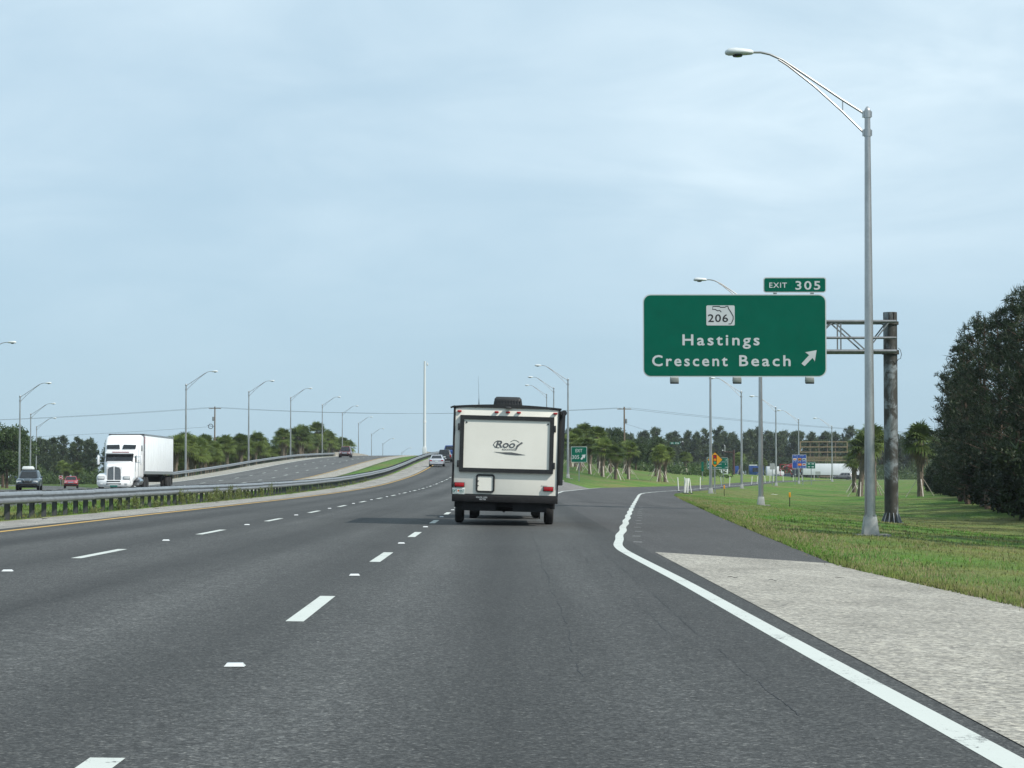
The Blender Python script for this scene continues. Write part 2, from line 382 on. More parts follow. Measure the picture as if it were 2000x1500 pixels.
zlr_ = tab((-30,-.2),(130,-.1),(182,-.05),(235,-.2),(295,-.4),(9000,-.4))
XO0, XO1, XO2, XO3 = -34.6, -31.3, -20.3, -18.2
XI, XY = -12.75, -10.25
VS = (.4, 1, 2, 3, 4.5, 6, 8, 10, 13, 17, 22, 30, 50, 100, 300, 4000)
v_ = tab((0,0),(1,-.05),(3,-.14),(7,-.48),(11,-.82),(14.5,-.80),(18,-.48),(21,-.36),(30,-.25),(100,-.15),(4000,-.15))
vf_ = tab((-30,1),(250,1),(400,.3),(480,0),(9000,0))
olow_ = tab((-30,.16),(170,.16),(235,0),(9000,0))
mnd_ = tab((-30,.36),(105,.36),(190,0),(9000,0))
def bumpz(x, y): return .035*math.sin(x*.9+.35*y)*math.sin(y*.31+x*.2) + .025*math.sin(x*2.1-y*.8)
def section(y):
    """knots left to right: (x, z, kind) kind: g grass, p pavement edge/inside"""
    p = P(y); po = p - olow_(y); K = []
    lri = min(lc_(y) + 4.2, XO0 - .1); lro = min(lc_(y) - 4.0, lri - .04); zl = zlr_(y)
    zo = po - .2
    if lri > -38: zl = max(zl, zo - .02 - (XO0 - lri)*.1)
    K += [(-4000,-.4,'g'),(-400,-.4,'g'),(-170,-.4,'g'),(lro-25,-.4,'g'),(lro-8,min(-.4,zl-.3),'g'),(lro-2,zl-.08,'g'),(lro,zl,'p'),(lri,zl,'p')]
    foot = max(lri + .04, XO0 - max(.3, (zo - (zl - .1))*2.8)); K += [(foot, zl - .05 if foot > lri + .3 else zl, 'g'), ((foot+XO0)/2, (zo + zl - .05)/2, 'g')]
    K += [(XO0, zo, 'p'), (XO1, po-.1, 'p'), (XO2, po, 'p'), (XO3, po-.05, 'p')]
    K += [(-17.4, po-.02, 'g'), (-16, (p+po)/2-.10+mnd_(y), 'g'), (-14.6, p-.10+mnd_(y)*.7, 'g'), (-13.4, p+.02, 'g')]
    K += [(XI, p+.05, 'p'), (XY, p+.125, 'p'), (2.2, p-.0275, 'p')]
    mr, L, e, ze = MR_(y), L_(y), e_(y), ze_(y)
    pav = y < 205
    if y <= 130: zmr = p - .0275; zL = p - .0277
    else:
        zmr = p - .0275 - (mr-2.2)*.035; zL = min(zL_(y), zmr)
    K += [(mr, zmr, 'p'), (mr + (L-mr)*.5, zmr + (zL-zmr)*.62, 'p' if pav else 'g'), (L, zL, 'p'), (e, ze, 'p')]
    for s in VS:
        z = ze + v_(s)*vf_(y)
        if .5 < s < 60: z += bumpz(e+s, y)*min(1, s/2)
        K.append((e+s, z, 'g'))
    return K
_sc = {}
def g(x, y):
    k = round(y, 2)
    if k not in _sc:
        s = section(k); _sc[k] = ([a[0] for a in s], [a[1] for a in s])
    return float(np.interp(x, *_sc[k]))
YS = list(np.arange(-30, 20, 2.0)) + list(np.arange(20, 150, 1.0)) + list(np.arange(150, 600, 4.0)) + list(np.arange(600, 1001, 25.0)) + [1400, 2200, 3500, 6000]
rows = []
for y in YS:
    K = section(y); row = []
    for i, (x, z, k) in enumerate(K):
        if k == 'g': row.append((x, y, z))
        else:
            prev_g = K[i-1][2] == 'g'; next_g = K[i+1][2] == 'g'
            # pavement edges carry a grass lip outside and a drop inside, always two points so rows match
            if prev_g: row += [(x-.02, y, z+.012), (x, y, z-.09)]
            elif next_g: row += [(x, y, z-.09), (x+.02, y, z+.012)]
            else: row += [(x, y, z-.09), (x+.003, y, z-.09)]
    rows.append(row)
nmin = {len(r) for r in rows}
if len(nmin) > 1:      # the gore midpoint is one point where it is grass and two where it is paved
    mx = max(nmin)
    for r, y in zip(rows, YS):
        if len(r) < mx:
            xm = MR_(y) + (L_(y)-MR_(y))*.5
            i = min(range(len(r)), key=lambda q: abs(r[q][0]-xm)); r.insert(i+1, (r[i][0]+.003, y, r[i][2]))
nc = len(rows[0]); V = np.array([p for r in rows for p in r])
F = [(j*nc+i, j*nc+i+1, (j+1)*nc+i+1, (j+1)*nc+i) for j in range(len(rows)-1) for i in range(nc-1)]
gr = obj('ground', npmesh('ground', V, F), M['grass']); tag(gr, kind='structure')
gr.data.polygons.foreach_set('use_smooth', [True]*len(gr.data.polygons))

def strip(name, xa, xb, y0, y1, mat, nx=1, zo=0.0, parent=None, kind='structure'):
    ys = [y0] + [y for y in YS if y0 + .05 < y < y1 - .05] + [y1]
    fa = xa if callable(xa) else (lambda y: xa); fb = xb if callable(xb) else (lambda y: xb)
    V = []; F = []
    for y in ys:
        a, b = fa(y), fb(y)
        for i in range(nx+1):
            x = a + (b-a)*i/nx; V.append((x, y, g(x, y) + zo))
    n = nx+1
    for j in range(len(ys)-1):
        for i in range(nx): F.append((j*n+i, j*n+i+1, (j+1)*n+i+1, (j+1)*n+i))
    o = obj(name, npmesh(name, V, F), mat, parent)
    if not parent: tag(o, kind=kind)
    return o
road = strip('northbound_road', XY, 2.2, -30, 1000, M['asphalt'])
sh_in = strip('median_shoulder', XI, XY, -30, 1000, M['concrete_dirty'])
cut = lambda x: 35.1 + (x-2.2)*(32.8-35.1)/2.8
# near concrete shoulder, its far end cut at a slant where the taper asphalt begins
Vc = []; Fc = []; ysn = list(np.arange(-30, 33, 1.0))
for y in ysn + [None]:
    for i in range(9):
        t = i/8
        if y is None: x = 2.27 + (4.85-2.27)*t; yy = cut(x)
        else: x = 2.27 + (e_(y)-2.27)*t; yy = y
        Vc.append((x, yy, g(x, yy) + .0025))
for j in range(len(ysn)):
    for i in range(8): Fc.append((j*9+i, j*9+i+1, (j+1)*9+i+1, (j+1)*9+i))
tag(obj('concrete_shoulder', npmesh('concrete_shoulder', Vc, Fc), M['concrete']), kind='structure')
strip('shoulder_edge_asphalt', 2.2, e_, -30, 31, M['asphalt'], 4)
strip('exit_ramp', lambda y: 2.2 if y <= 130 else L_(y), e_, 31, 520, M['asphalt_ramp'], 4)
strip('gore_paving', 2.2, L_, 130, 205, M['gore'], 2)
strip('bridge_shoulder', 2.2, MR_, 205, 1000, M['concrete_dirty'])
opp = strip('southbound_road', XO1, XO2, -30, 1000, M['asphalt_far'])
strip('southbound_outer_shoulder', XO0, XO1, -30, 1000, M['concrete'])
strip('southbound_inner_shoulder', XO2, XO3, -30, 1000, M['concrete'])
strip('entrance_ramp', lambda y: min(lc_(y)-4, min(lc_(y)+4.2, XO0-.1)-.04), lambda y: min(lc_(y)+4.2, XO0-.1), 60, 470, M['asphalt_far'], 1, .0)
# the road that passes under, seen side-on past the ramp
def flat(name, x0, x1, y0, y1, z, mat, parent=None):
    o = obj(name, npmesh(name, [(x0,y0,z),(x1,y0,z),(x1,y1,z),(x0,y1,z)], [(0,1,2,3)]), mat, parent)
    if not parent: tag(o, kind='structure')
    return o
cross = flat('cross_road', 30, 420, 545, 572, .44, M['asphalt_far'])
flat('centre_line', 30, 420, 558.4, 558.6, .452, M['yellow_paint'], cross)
flat('edge_line', 30, 420, 546, 546.2, .452, M['white_paint'], cross)

# ---- markings: every dash and reflector is a piece of the road it lies on
def ribbon(name, xf, y0, y1, wd, mat, parent, zo=0, step=None):
    ys = [y0] + [y for y in YS if y0 < y < y1] + [y1]
    if step: ys = list(np.arange(y0, y1+.01, step))
    V = []; F = []
    for i, y in enumerate(ys):
        x = xf(y); dx = (xf(y+.6) - xf(y-.6))/1.2; n = math.hypot(1, dx); ox, oy = wd/2/n, -wd/2*dx/n
        for s in (-1, 1): V.append((x+s*ox, y+s*oy, g(x+s*ox, y+s*oy) + .002 + max(0, y-20)*3e-5))
    for i in range(len(ys)-1): F.append((2*i, 2*i+1, 2*i+3, 2*i+2))
    return obj(name, npmesh(name, V, F), mat, parent)
lr_ = tab((-30,-1.6),(0,-1.60),(13.6,-1.68),(26,-1.83),(50,-1.96),(70,-2.0),(1000,-2.0))
ll_ = tab((-30,-5.7),(0,-5.72),(26,-5.85),(62,-6.08),(100,-6.3),(130,-6.28),(200,-6.0),(1000,-6.0))
ly_ = tab((-30,-9.6),(40,-9.75),(60,-10.0),(1000,-10.0))
mk = MB(); hw, hd, hh = .075, .05, .022
mk.add([(-hw,-hd,0),(hw,-hd,0),(hw,hd,0),(-hw,hd,0),(-hw*.75,-hd*.45,hh),(hw*.75,-hd*.45,hh),(hw*.75,hd*.45,hh),(-hw*.75,hd*.45,hh)],
       [(4,5,6,7),(0,1,5,4),(1,2,6,5),(2,3,7,6),(3,0,4,7)])
rpm_me = mk.mesh('reflective_marker', smooth=0); rpm_me.materials.append(M['lens'])
k = -3
for k in range(-3, 34):
    yc = 19.4 + 12.19*k
    for f in (lr_, ll_):
        ribbon('lane_dash', f, yc-1.85, yc+1.85, .145, M['white_paint'], road, .005, 1.85)
        ym = yc - 6.0
        if ym < 260:
            o = bpy.data.objects.new('reflective_marker', rpm_me); COL.objects.link(o); o.parent = road
            o.location = (f(ym), ym, g(f(ym), ym) + .004); o.scale = (.82, .9, .9)
ribbon('yellow_edge_line', ly_, -30, 900, .16, M['yellow_paint'], road)
def Rs(y):
    k = min(3.0, max(1.0, (y-30)/8)); return sum(R_(y+k*j*.5) for j in range(-4,5))/9 + .02*math.sin(y*.8)*max(0, min(1, (y-38)/6))
ribbon('right_edge_line', Rs, -30, 500, .16, M['white_paint'], road, .006, .5)
for y in np.arange(40.5, 92, 4.2):      # little cross ticks beside the painted bend
    x = Rs(y) + .35; ribbon('guide_tick', lambda q, x=x: x, y-.06, y+.06, .16, M['white_paint'], road, .012, .12)
ribbon('gore_line', lambda y: L_(y)+.15, 131, 224, .17, M['white_paint'], road, .012, 1.0)
ribbon('gore_inner_line', lambda y: 2.05, 131, 900, .17, M['white_paint'], road, .012)
for k in range(0, 36):
    yc = 100 + 12.19*k
    for x in (-24.0, -27.7): ribbon('lane_dash', lambda y, x=x: x, yc-1.6, yc+1.6, .16, M['white_paint'], opp, .008, 1.6)
ribbon('yellow_edge_line', lambda y: -20.5, -30, 900, .18, M['yellow_paint'], opp)
ribbon('white_edge_line', lambda y: -31.2, -30, 900, .17, M['white_paint'], opp)

# cracks and a slanting dark strip in the paving
M['dark_line'] = simple('dark_strip', (.018, .018, .019), .7, 0, .3, 20)
def crack(x0, y0, y1, seed):
    r = random.Random(seed); y = y0; x = x0; V = []; F = []
    while y < y1:
        ln = r.uniform(.4, 2.6); yy = y; wd = r.uniform(.001, .0038)
        while yy < y + ln:
            x += r.uniform(-.006, .006) + (x0-x)*.05; b = len(V); y2 = yy + .16; x2 = x + r.uniform(-.01, .01)
            w_ = wd*r.uniform(.5, 1.3)
            V += [(x-w_, yy, g(x, round(yy))+.002), (x+w_, yy, g(x, round(yy))+.002), (x2+w_, y2, g(x2, round(y2))+.002), (x2-w_, y2, g(x2, round(y2))+.002)]; F.append((b, b+1, b+2, b+3)); yy = y2; x = x2
        y = yy + r.uniform(.1, 1.3)*(1 if r.random() < .6 else .1)
    o = obj('crack', npmesh('crack', V, F), M['dark_line'], road)
for i, (x0, y0, y1) in enumerate(((.42,13,46),(1.18,16,48),(1.42,11,34),(1.05,30,50),(-4.2,16,40))): crack(x0, y0, y1, i+3)
sv = [(1.4,109),(3.0,104),(5.0,98),(6.6,93.5)]; Vt = []
for x, y in sv: Vt += [(x, y-.25, g(x, y-.25)+.005), (x, y+.2, g(x, y+.2)+.005)]
obj('dark_strip', npmesh('dark_strip', Vt, [(2*i, 2*i+2, 2*i+3, 2*i+1) for i in range(3)]), M['dark_line'], road)

# ------------------------------------------------------------------ guardrails
W = [(0,0),(.03,.01),(.078,.045),(.082,.095),(.02,.135),(.012,.156),(.02,.177),(.082,.217),(.078,.267),(.03,.302),(0,.312)]
def guardrail(label, x, y0, y1, sides, spacing, seglen=7.6, top=.74):
    t = thing('guardrail', label, 'guardrail', (x, y0, g(x, y0)))
    ox, oy, oz = t.location
    pm = MB(); hp = top + .5
    for (cx_, wx, wy) in ((0,.012,.10),(0,.125,.012),(0,.125,.012)): pass
    pm.box((0,0,(top-.02)/2-.25), (.012,.14,hp-.04)); pm.box((0,-.07,(top-.02)/2-.25), (.115,.012,hp-.04)); pm.box((0,.07,(top-.02)/2-.25), (.115,.012,hp-.04))
    for s in sides: pm.box((s*.14, 0, top-.156), (.15,.12,.34))
    pme = pm.mesh('post', smooth=0); pme.materials.append(M['galv_dark'])
    y = y0 + .4
    while y < y1:
        o = bpy.data.objects.new('post', pme); COL.objects.link(o); o.parent = t; o.location = (rnd.uniform(-.015,.015), y-oy, g(x, y)-oz)
        o.rotation_euler = (0, 0, rnd.uniform(-.1,.1)); y += spacing
    for s in sides:
        y = y0
        while y < y1 - .5:
            ye = min(y + seglen, y1); m = MB(); dz = rnd.uniform(-.008, .008); rings = []
            for q in np.linspace(y, ye + .15, 5):
                z = g(x, q) - oz + top - .312 + dz
                outer = [(s*(.215+u), q-oy, z+v) for u, v in W]; inner = [(s*(.207+u), q-oy, z+v) for u, v in reversed(W)]
                rings.append(outer + inner)
            m.loft(rings); m.build('rail', M['galv'], t, smooth=50); y = ye
    return t
guardrail('grey double-sided steel guardrail with dark posts along the grassy median', -13.15, 30, 415, (1, -1), 1.5)
guardrail('grey steel guardrail climbing the far shoulder in front of the palm row', -34.75, 224, 428, (1,), 1.9, 7.6)
guardrail('steel guardrail on the outer shoulder of the bridge approach past the gore', 5.1, 250, 428, (-1,), 1.9, 7.6)
def parapet(x, y0, y1, label):
    m = MB(); rings = []
    for y in np.linspace(y0, y1, 20):
        z = g(x, y) - .1; rings.append([(x-.2,y,z),(x+.2,y,z),(x+.12,y,z+.4),(x+.1,y,z+.95),(x-.1,y,z+.95),(x-.12,y,z+.4)])
    m.loft(rings); tag(m.build('bridge_parapet', M['concrete'], smooth=0), label, 'parapet')
parapet(-34.6, 430, 560, 'pale concrete bridge parapet where the far guardrail ends')
parapet(-18.0, 445, 560, 'low concrete bridge parapet on the inner edge of the oncoming road')
parapet(-13.2, 417, 560, 'concrete bridge parapet at the top of the median guardrail')
parapet(5.1, 430, 560, 'concrete bridge parapet beyond the trailer on the outer edge')
# ------------------------------------------------------------------ lettering
def text_mesh(body, width, height, spacing=1.0, offset=.0, shear=0, ref=None):
    cu = bpy.data.curves.new('lettering', 'FONT'); cu.body = body; cu.space_character = spacing; cu.shear = shear; cu.fill_mode = 'BOTH'; cu.extrude = .0
    cu.space_word = 1.3; cu.resolution_u = 3
    o = bpy.data.objects.new('lettering', cu); COL.objects.link(o)
    dg = bpy.context.evaluated_depsgraph_get(); dg.update()
    me = bpy.data.meshes.new_from_object(o.evaluated_get(dg)); bpy.data.objects.remove(o)
    co = np.zeros(len(me.vertices)*3, dtype=np.float32); me.vertices.foreach_get('co', co); co = co.reshape(-1, 3)
    x0, x1 = co[:,0].min(), co[:,0].max()
    hcap = .73 if ref is None else ref    # cap height of the built-in face
    sx = width/(x1-x0); sz = height/hcap
    new = np.stack([(co[:,0]-x0)*sx, np.zeros(len(co)), co[:,1]*sz], 1).astype(np.float32)
    if offset <= 0:
        me.vertices.foreach_set('co', new.ravel()); me.update(); return me
    # heavier strokes: the same letters laid a few times with a small shift, each a hair above the last
    fc = [tuple(p.vertices) for p in me.polygons]; V = []; F = []; dl = offset*height*1.3
    for k in range(8):
        a = 2*math.pi*k/8; b = len(V)
        V += [(x + dl*math.cos(a), -.0003*k, z + dl*math.sin(a)) for x, _, z in new]; F += [tuple(b+i for i in f) for f in fc]
    m2 = bpy.data.meshes.new('lettering'); m2.from_pydata(V, [], F); m2.update(); return m2
def lettering(body, x0, z0, width, height, y, mat, parent, spacing=1.0, offset=.0, shear=0, name='lettering', flip=False):
    me = text_mesh(body, width, height, spacing, offset, shear)
    o = obj(name, me, mat, parent); o.location = (x0, y, z0)
    if flip: o.rotation_euler = (0, 0, math.pi)
    return o
def rrect(x0, x1, z0, z1, r, n=4):
    pts = []
    for cx_, cz_, a0 in ((x1-r,z0+r,-90),(x1-r,z1-r,0),(x0+r,z1-r,90),(x0+r,z0+r,180)):
        for k in range(n+1):
            a = R(a0 + 90*k/n); pts.append((cx_+r*math.cos(a), cz_+r*math.sin(a)))
    return pts
def panel(name, x0, x1, z0, z1, y0, y1, r, mat, parent, n=4):
    return MB().prism(rrect(x0,x1,z0,z1,r,n), y0, y1, 'y').build(name, mat, parent, smooth=20)
def poly(name, pts, y0, y1, mat, parent):
    return MB().prism(pts, y0, y1, 'y').build(name, mat, parent, smooth=0)
def ring_panel(name, x0, x1, z0, z1, t, y0, y1, r, mat, parent, n=4):
    a = rrect(x0,x1,z0,z1,r,n); b = rrect(x0+t,x1-t,z0+t,z1-t,max(.004, r-t),n); m = MB(); k = len(a)
    m.loft([[(p[0],y0,p[1]) for p in a],[(p[0],y1,p[1]) for p in a],[(p[0],y1,p[1]) for p in b],[(p[0],y0,p[1]) for p in b],[(p[0],y0,p[1]) for p in a]], cap=False)
    return m.build(name, mat, parent, smooth=20)
def stroke(name, pts, wd, y, mat, parent, th=.004):
    m = MB(); pts = [Vector((p[0], 0, p[1])) for p in pts]; L = []; Rr = []
    for i, p in enumerate(pts):
        t = (pts[min(i+1,len(pts)-1)] - pts[max(i-1,0)]).normalized(); n = Vector((-t.z,0,t.x))*wd/2
        L.append(p+n); Rr.append(p-n)
    V = [(a.x,y,a.z) for a in L] + [(a.x,y,a.z) for a in Rr]; n = len(pts)
    return obj(name, npmesh(name, V, [(i,i+1,n+i+1,n+i) for i in range(n-1)]), mat, parent)

M['cover'] = simple('base_cover_grey', (.30, .31, .30), .55, .1, .12, 6)
# ------------------------------------------------------------------ overhead exit sign on its cantilever
SD = 86.0; q = SD/4300
SX = lambda px: (px-1000)*q
SZ = lambda py: 1.17 + (931-py)*q
bx_ = 14.8; bz = g(bx_, SD) - .05
t = thing('cantilever_sign', 'large green overhead exit sign for Hastings and Crescent Beach on weathered steel cantilever', 'road sign', (bx_, SD, bz))
X = lambda px: SX(px)-bx_
Z = lambda py: SZ(py)-bz
m = MB(); m.lathe([(.27,0),(.27,Z(610)),(.262,Z(610)+.01)], 28); post = m.build('post', M['rust_post'], t)
m = MB(); m.lathe([(.275,Z(634)),(.33,Z(634)),(.33,Z(628)),(.275,Z(628))], 24); m.lathe([(.275,Z(692)),(.34,Z(692)),(.34,Z(684)),(.275,Z(684))], 24); m.build('collar', M['rust_post'], post)
for k in range(12):
    a = 2*math.pi*k/12 + .1
    mm = Matrix.Rotation(a, 3, 'Z')
    f = MB(); f.add([mm @ Vector(p) for p in ((.26,-.012,.02),(.44,-.012,.02),(.28,-.012,.42),(.26,-.012,.42),(.26,.012,.02),(.44,.012,.02),(.28,.012,.42),(.26,.012,.42))],
                    [(0,1,2,3),(7,6,5,4),(0,4,5,1),(1,5,6,2),(2,6,7,3),(3,7,4,0)]); f.build('base_gusset', M['galv'], post, smooth=0)
m = MB(); m.lathe([(.48,-.1),(.48,.03),(.27,.03)], 24); m.build('base_plate', M['galv'], post)
for k in range(2):
    a = -1.9 + k*.7; m = MB(); m.box((.275*math.cos(a), .275*math.sin(a), Z(619)), (.03,.03,.34)); m.build('cap_gusset', M['steel_dark'], post)
for yy in (-.45, .45):
    for py, r in ((629,.06),(661,.05),(687,.07)):
        if py == 661 and yy > 0: continue
        m = MB(); m.tube([(X(1290), yy, Z(py)), (X(1748), yy, Z(py))], r, 8); m.build('chord', M['truss'], t)
    xs = [X(p) for p in (1290,1345,1400,1455,1510,1565,1626,1690,1735)]
    for i in range(len(xs)-1):
        zt, zb = Z(629), Z(687)
        m = MB(); a, b = ((xs[i], yy, zb), (xs[i+1], yy, zt)) if i % 2 == 1 else ((xs[i], yy, zt), (xs[i+1], yy, zb))
        m.bar(a, b, .06, .05); m.build('diagonal', M['truss'], t)
    for p in (1640, 1510, 1400):
        m = MB(); m.bar((X(p), yy, Z(629)), (X(p), yy, Z(687)), .05); m.build('vertical', M['truss'], t)
for p in (1300, 1400, 1510, 1640, 1735):
    m = MB(); m.bar((X(p), -.45, Z(687)), (X(p), .45, Z(687)), .05); m.bar((X(p), -.45, Z(629)), (X(p), .45, Z(629)), .05); m.build('cross_tie', M['truss'], t)
m = MB(); m.tube([(.27,-.2,Z(680)),(.36,-.2,Z(684)),(.40,-.2,Z(693)),(.36,-.2,Z(701)),(.27,-.2,Z(702)),(.16,-.24,Z(712)),(.05,-.27,Z(706))], .012, 5); m.build('cable_loop', M['black_plastic'], t)
for p in (1300, 1345, 1430, 1510, 1575):
    m = MB(); m.box((X(p), -.62, (Z(738)+Z(577))/2), (.08,.12, Z(577)-Z(738)-.1)); m.build('panel_bracket', M['truss'], t)
pn = panel('sign_panel', X(1254), X(1610), Z(738), Z(577), -.75, -.70, .3, M['sign_white'], t, 6); pn['label'] = 'green guide panel with white border'
panel('green_field', X(1254)+.045, X(1610)-.045, Z(738)+.045, Z(577)-.045, -.758, -.75, .26, M['sign_green'], pn, 6)
tb = panel('exit_tab', X(1488), X(1610), Z(574), Z(544), -.75, -.70, .1, M['sign_white'], t, 5)
panel('green_field', X(1488)+.04, X(1610)-.04, Z(574)+.04, Z(544)-.04, -.758, -.75, .07, M['sign_green'], tb, 5)
for p in (1511, 1583):
    m = MB(); m.box((X(p), -.66, Z(575)), (.14,.06,.3)); m.build('tab_bracket', M['sign_white'], tb)
ly = -.764
lettering('EXIT', X(1499.5), Z(564.5), 34*q, 10.4*q, ly, M['sign_white'], tb, 1.15, .015)
lettering('305', X(1550.5), Z(568), 47.5*q, 17*q, ly, M['sign_white'], tb, 1.2, .02)
lettering('Hastings', X(1331), Z(676), 148.5*q, 21.6*q, ly, M['sign_white'], pn, 1.28, .022)
lettering('Crescent', X(1272), Z(716.5), 145.5*q, 21.6*q, ly, M['sign_white'], pn, 1.28, .022)
lettering('Beach', X(1441), Z(716.5), 98.5*q, 21.6*q, ly, M['sign_white'], pn, 1.28, .022)
ar = [(1561,712),(1567,717),(1582.5,701),(1587,707.5),(1590.5,686),(1568.5,690),(1576,695.5)]
poly('arrow', [(X(a), Z(b)) for a, b in ar], ly-.003, ly+.003, M['sign_white'], pn)
panel('route_shield', X(1377), X(1432), Z(638), Z(599), ly-.004, ly, .05, M['sign_white'], pn)
lettering('206', X(1380.5), Z(631), 38.5*q, 15.5*q, ly-.008, M['sign_black'], pn, 1.1, .012)
fl = [(1406,612),(1403,608.5),(1399,609.5),(1394,606.5),(1389.5,607),(1389.5,601),(1403,601),(1404,602.5),(1414,602.5),(1415,600.8),(1419,600.8),(1420,605),(1424,611),(1429,620),(1429,626),(1426,633),(1424,635),(1420,635)]
stroke('state_outline', [(X(a), Z(b)) for a, b in fl], .035, ly-.008, M['sign_black'], pn)
for p in (1311, 1431, 1570):
    lm = MB(); lm.box((X(p), -1.75, Z(744)-.02), (.34,.26,.20), Matrix.Rotation(.25, 3, 'X'), .92, .9); lo_ = lm.build('sign_light', M['cover'], t, .02)
    k_ = MB(); k_.box((X(p), -1.74, Z(750)-.02), (.32,.22,.05), Matrix.Rotation(.25, 3, 'X')); k_.build('light_visor', M['steel_dark'], lo_)
    k_ = MB(); k_.bar((X(p), -1.65, Z(741)), (X(p), -.6, Z(741)), .04); k_.build('light_arm', M['truss'], lo_)

# ------------------------------------------------------------------ street lamps
def lamp(label, loc, face=-1, detail=True):
    t = thing('street_lamp', label, 'street lamp', loc, 0, 'tall single-arm street lamps')
    s = face
    m = MB(); m.lathe([(.135,.40),(.128,1.5),(.10,6),(.072,10.2),(.068,10.42)], 16); pl = m.build('pole', M['alu'], t)
    m = MB(); m.lathe([(.075,10.40),(.078,10.45),(.06,10.50),(.025,10.55),(.0,10.56)], 12); m.build('cap', M['alu'], pl)
    for z in (10.36, 9.90):
        m = MB(); m.lathe([(.085,z-.09),(.088,z-.09),(.088,z+.09),(.085,z+.09)], 12); m.box((s*.1,0,z),(.05,.06,.16)); m.box((-s*.09,0,z),(.04,.05,.14)); m.build('clamp', M['alu'], pl)
    m = MB(); m.tube([(s*.10,0,10.39),(s*.62,0,10.72),(s*1.4,0,11.25),(s*2.09,0,11.71),(s*2.4,0,11.85),(s*2.63,0,11.90),(s*2.95,0,11.90)], .030, 8); m.build('arm', M['alu'], t)
    m = MB(); m.tube([(s*.10,0,9.91),(s*.61,0,10.42),(s*1.3,0,11.05),(s*1.97,0,11.58),(s*2.19,0,11.72)], .025, 8); m.build('brace_arm', M['alu'], t)
    m = MB(); m.tube([(s*.61,0,10.42),(s*.61,0,10.71)], .015, 6); m.build('strut', M['alu'], t)
    rings = []
    for x, hw_, zt, zb in ((2.81,.05,.04,-.04),(2.86,.10,.07,-.06),(3.05,.15,.10,-.075),(3.25,.17,.12,-.08),(3.42,.15,.10,-.08),(3.49,.09,.05,-.06),(3.51,.03,.02,-.03)):
        rings.append([(s*x, hw_*math.cos(a), (zt if math.sin(a) > 0 else -zb)*math.sin(a)+11.90) for a in [2*math.pi*k/12 for k in range(12)]])
    m = MB(); m.loft(rings); lu = m.build('luminaire', M['lamp_grey'], t, smooth=50)
    m = MB(); m.lathe([(.02,11.775),(.11,11.79),(.135,11.825),(.135,11.84)], 12, c=(s*3.2,0,0)); ln = m.build('lens', M['glass'], lu)
    m = MB(); m.box((0,0,.225), (.40,.40,.45), None, .72, .72); bs = m.build('base_cover', M['cover'], t, .015)
    m = MB()
    for a, b in ((1,1),(1,-1),(-1,1),(-1,-1)): m.box((a*.11,b*.11,.47),(.05,.05,.05))
    m.build('anchor_nuts', M['alu'], bs)
    m = MB(); m.box((.06,0,-.08),(.8,.7,.2)); m.build('concrete_pad', M['concrete'], bs)
    return t
rp = [(8.77,54,'nearest and tallest street lamp, grey aluminium, on the grass verge beside the sign post'),
      (13.1,116,'street lamp whose arm rises just above the top of the big green sign'),
      (16.05,178,'street lamp with its head hidden by the big green sign, beside the yellow warning sign'),
      (24.7,237,'ramp street lamp standing behind the blue trucks and right of the traffic signal'),
      (35.0,292,'ramp street lamp beside the small grey sign panel'),
      (46.6,358,'ramp street lamp rising from behind the blue services sign'),
      (60.0,413,'farthest ramp street lamp, in front of the bare billboard frame')]
L0 = lamp(rp[0][2], (rp[0][0], rp[0][1], g(rp[0][0], rp[0][1]) + .01))
for x, y, lb in rp[1:]: clone(L0, (x, y, g(x, y)), 0, lb)
for x, y, lb in ((5.9,232,'street lamp just past the gore beside the small exit sign'),(3.9+1.6,298,'middle of three street lamps above the trailer roof'),(5.3,356,'smallest street lamp above the trailer roof')):
    xx = {232:5.9, 298:3.75+1.9, 356:3.1+2.5}[y]
    clone(L0, (x if y == 232 else xx, y, g(xx, y)), 0, lb)
lp = [(-36,243,'street lamp at the start of the far guardrail, behind the white semi truck'),(-36,301,'second street lamp up the far side, at the end of the first palm row'),(-36,358,'third street lamp up the far side, left of the second palm clump'),
      (-36.2,420,'fourth street lamp up the far side, rising from the second palm clump'),(-37,480,'fifth street lamp up the far side, above the right end of the palm clump'),(-38,545,'sixth street lamp up the far side, right of the maroon SUV'),
      (-38.6,605,'seventh street lamp, standing beyond the crest of the oncoming road'),(-39,665,'eighth street lamp, partly sunk behind the crest of the oncoming road'),(-39.5,790,'faint far street lamp past the crest, only its arm showing')]
for x, y, lb in lp: clone(L0, (x, y, g(x, y)), math.pi, lb)
for x, y, lb in ((-43.2,176,'street lamp of which only the head and arm reach into the picture edge'),(-55,246,'nearest whole street lamp of the entrance ramp, over the grey SUV'),(-68,311,'middle street lamp of the entrance ramp, behind the grey SUV'),(-84,389,'farther street lamp of the entrance ramp, left of the red pickup'),(-112,470,'thin far street lamp among the roadside trees at the picture edge')):
    clone(L0, (x, y, g(x, y)), math.pi, lb)
# tall camera mast on the median
z0 = g(-13.0, 340)
t = thing('camera_mast', 'tall pale camera mast at the crest of the median guardrail', 'mast', (-13.5, 340, z0))
MB().lathe([(.24,0),(.22,5),(.15,15)], 14).build('pole', M['lamp_grey'], t)
MB().box((0,-.25,1.0),(.62,.35,1.5)).build('cabinet', M['lamp_grey'], t, .05)
MB().lathe([(.25,5.5),(.26,5.5),(.26,5.8),(.25,5.8)], 14).build('band', M['white_tube'], t)
m = MB(); m.tube([(0,0,14.9),(.35,0,14.9),(.42,0,14.7)], .03, 6); m.lathe([(.0,14.3),(.12,14.4),(.13,14.65),(.05,14.72)], 10, c=(.42,0,0)); m.build('camera', M['lamp_grey'], t)
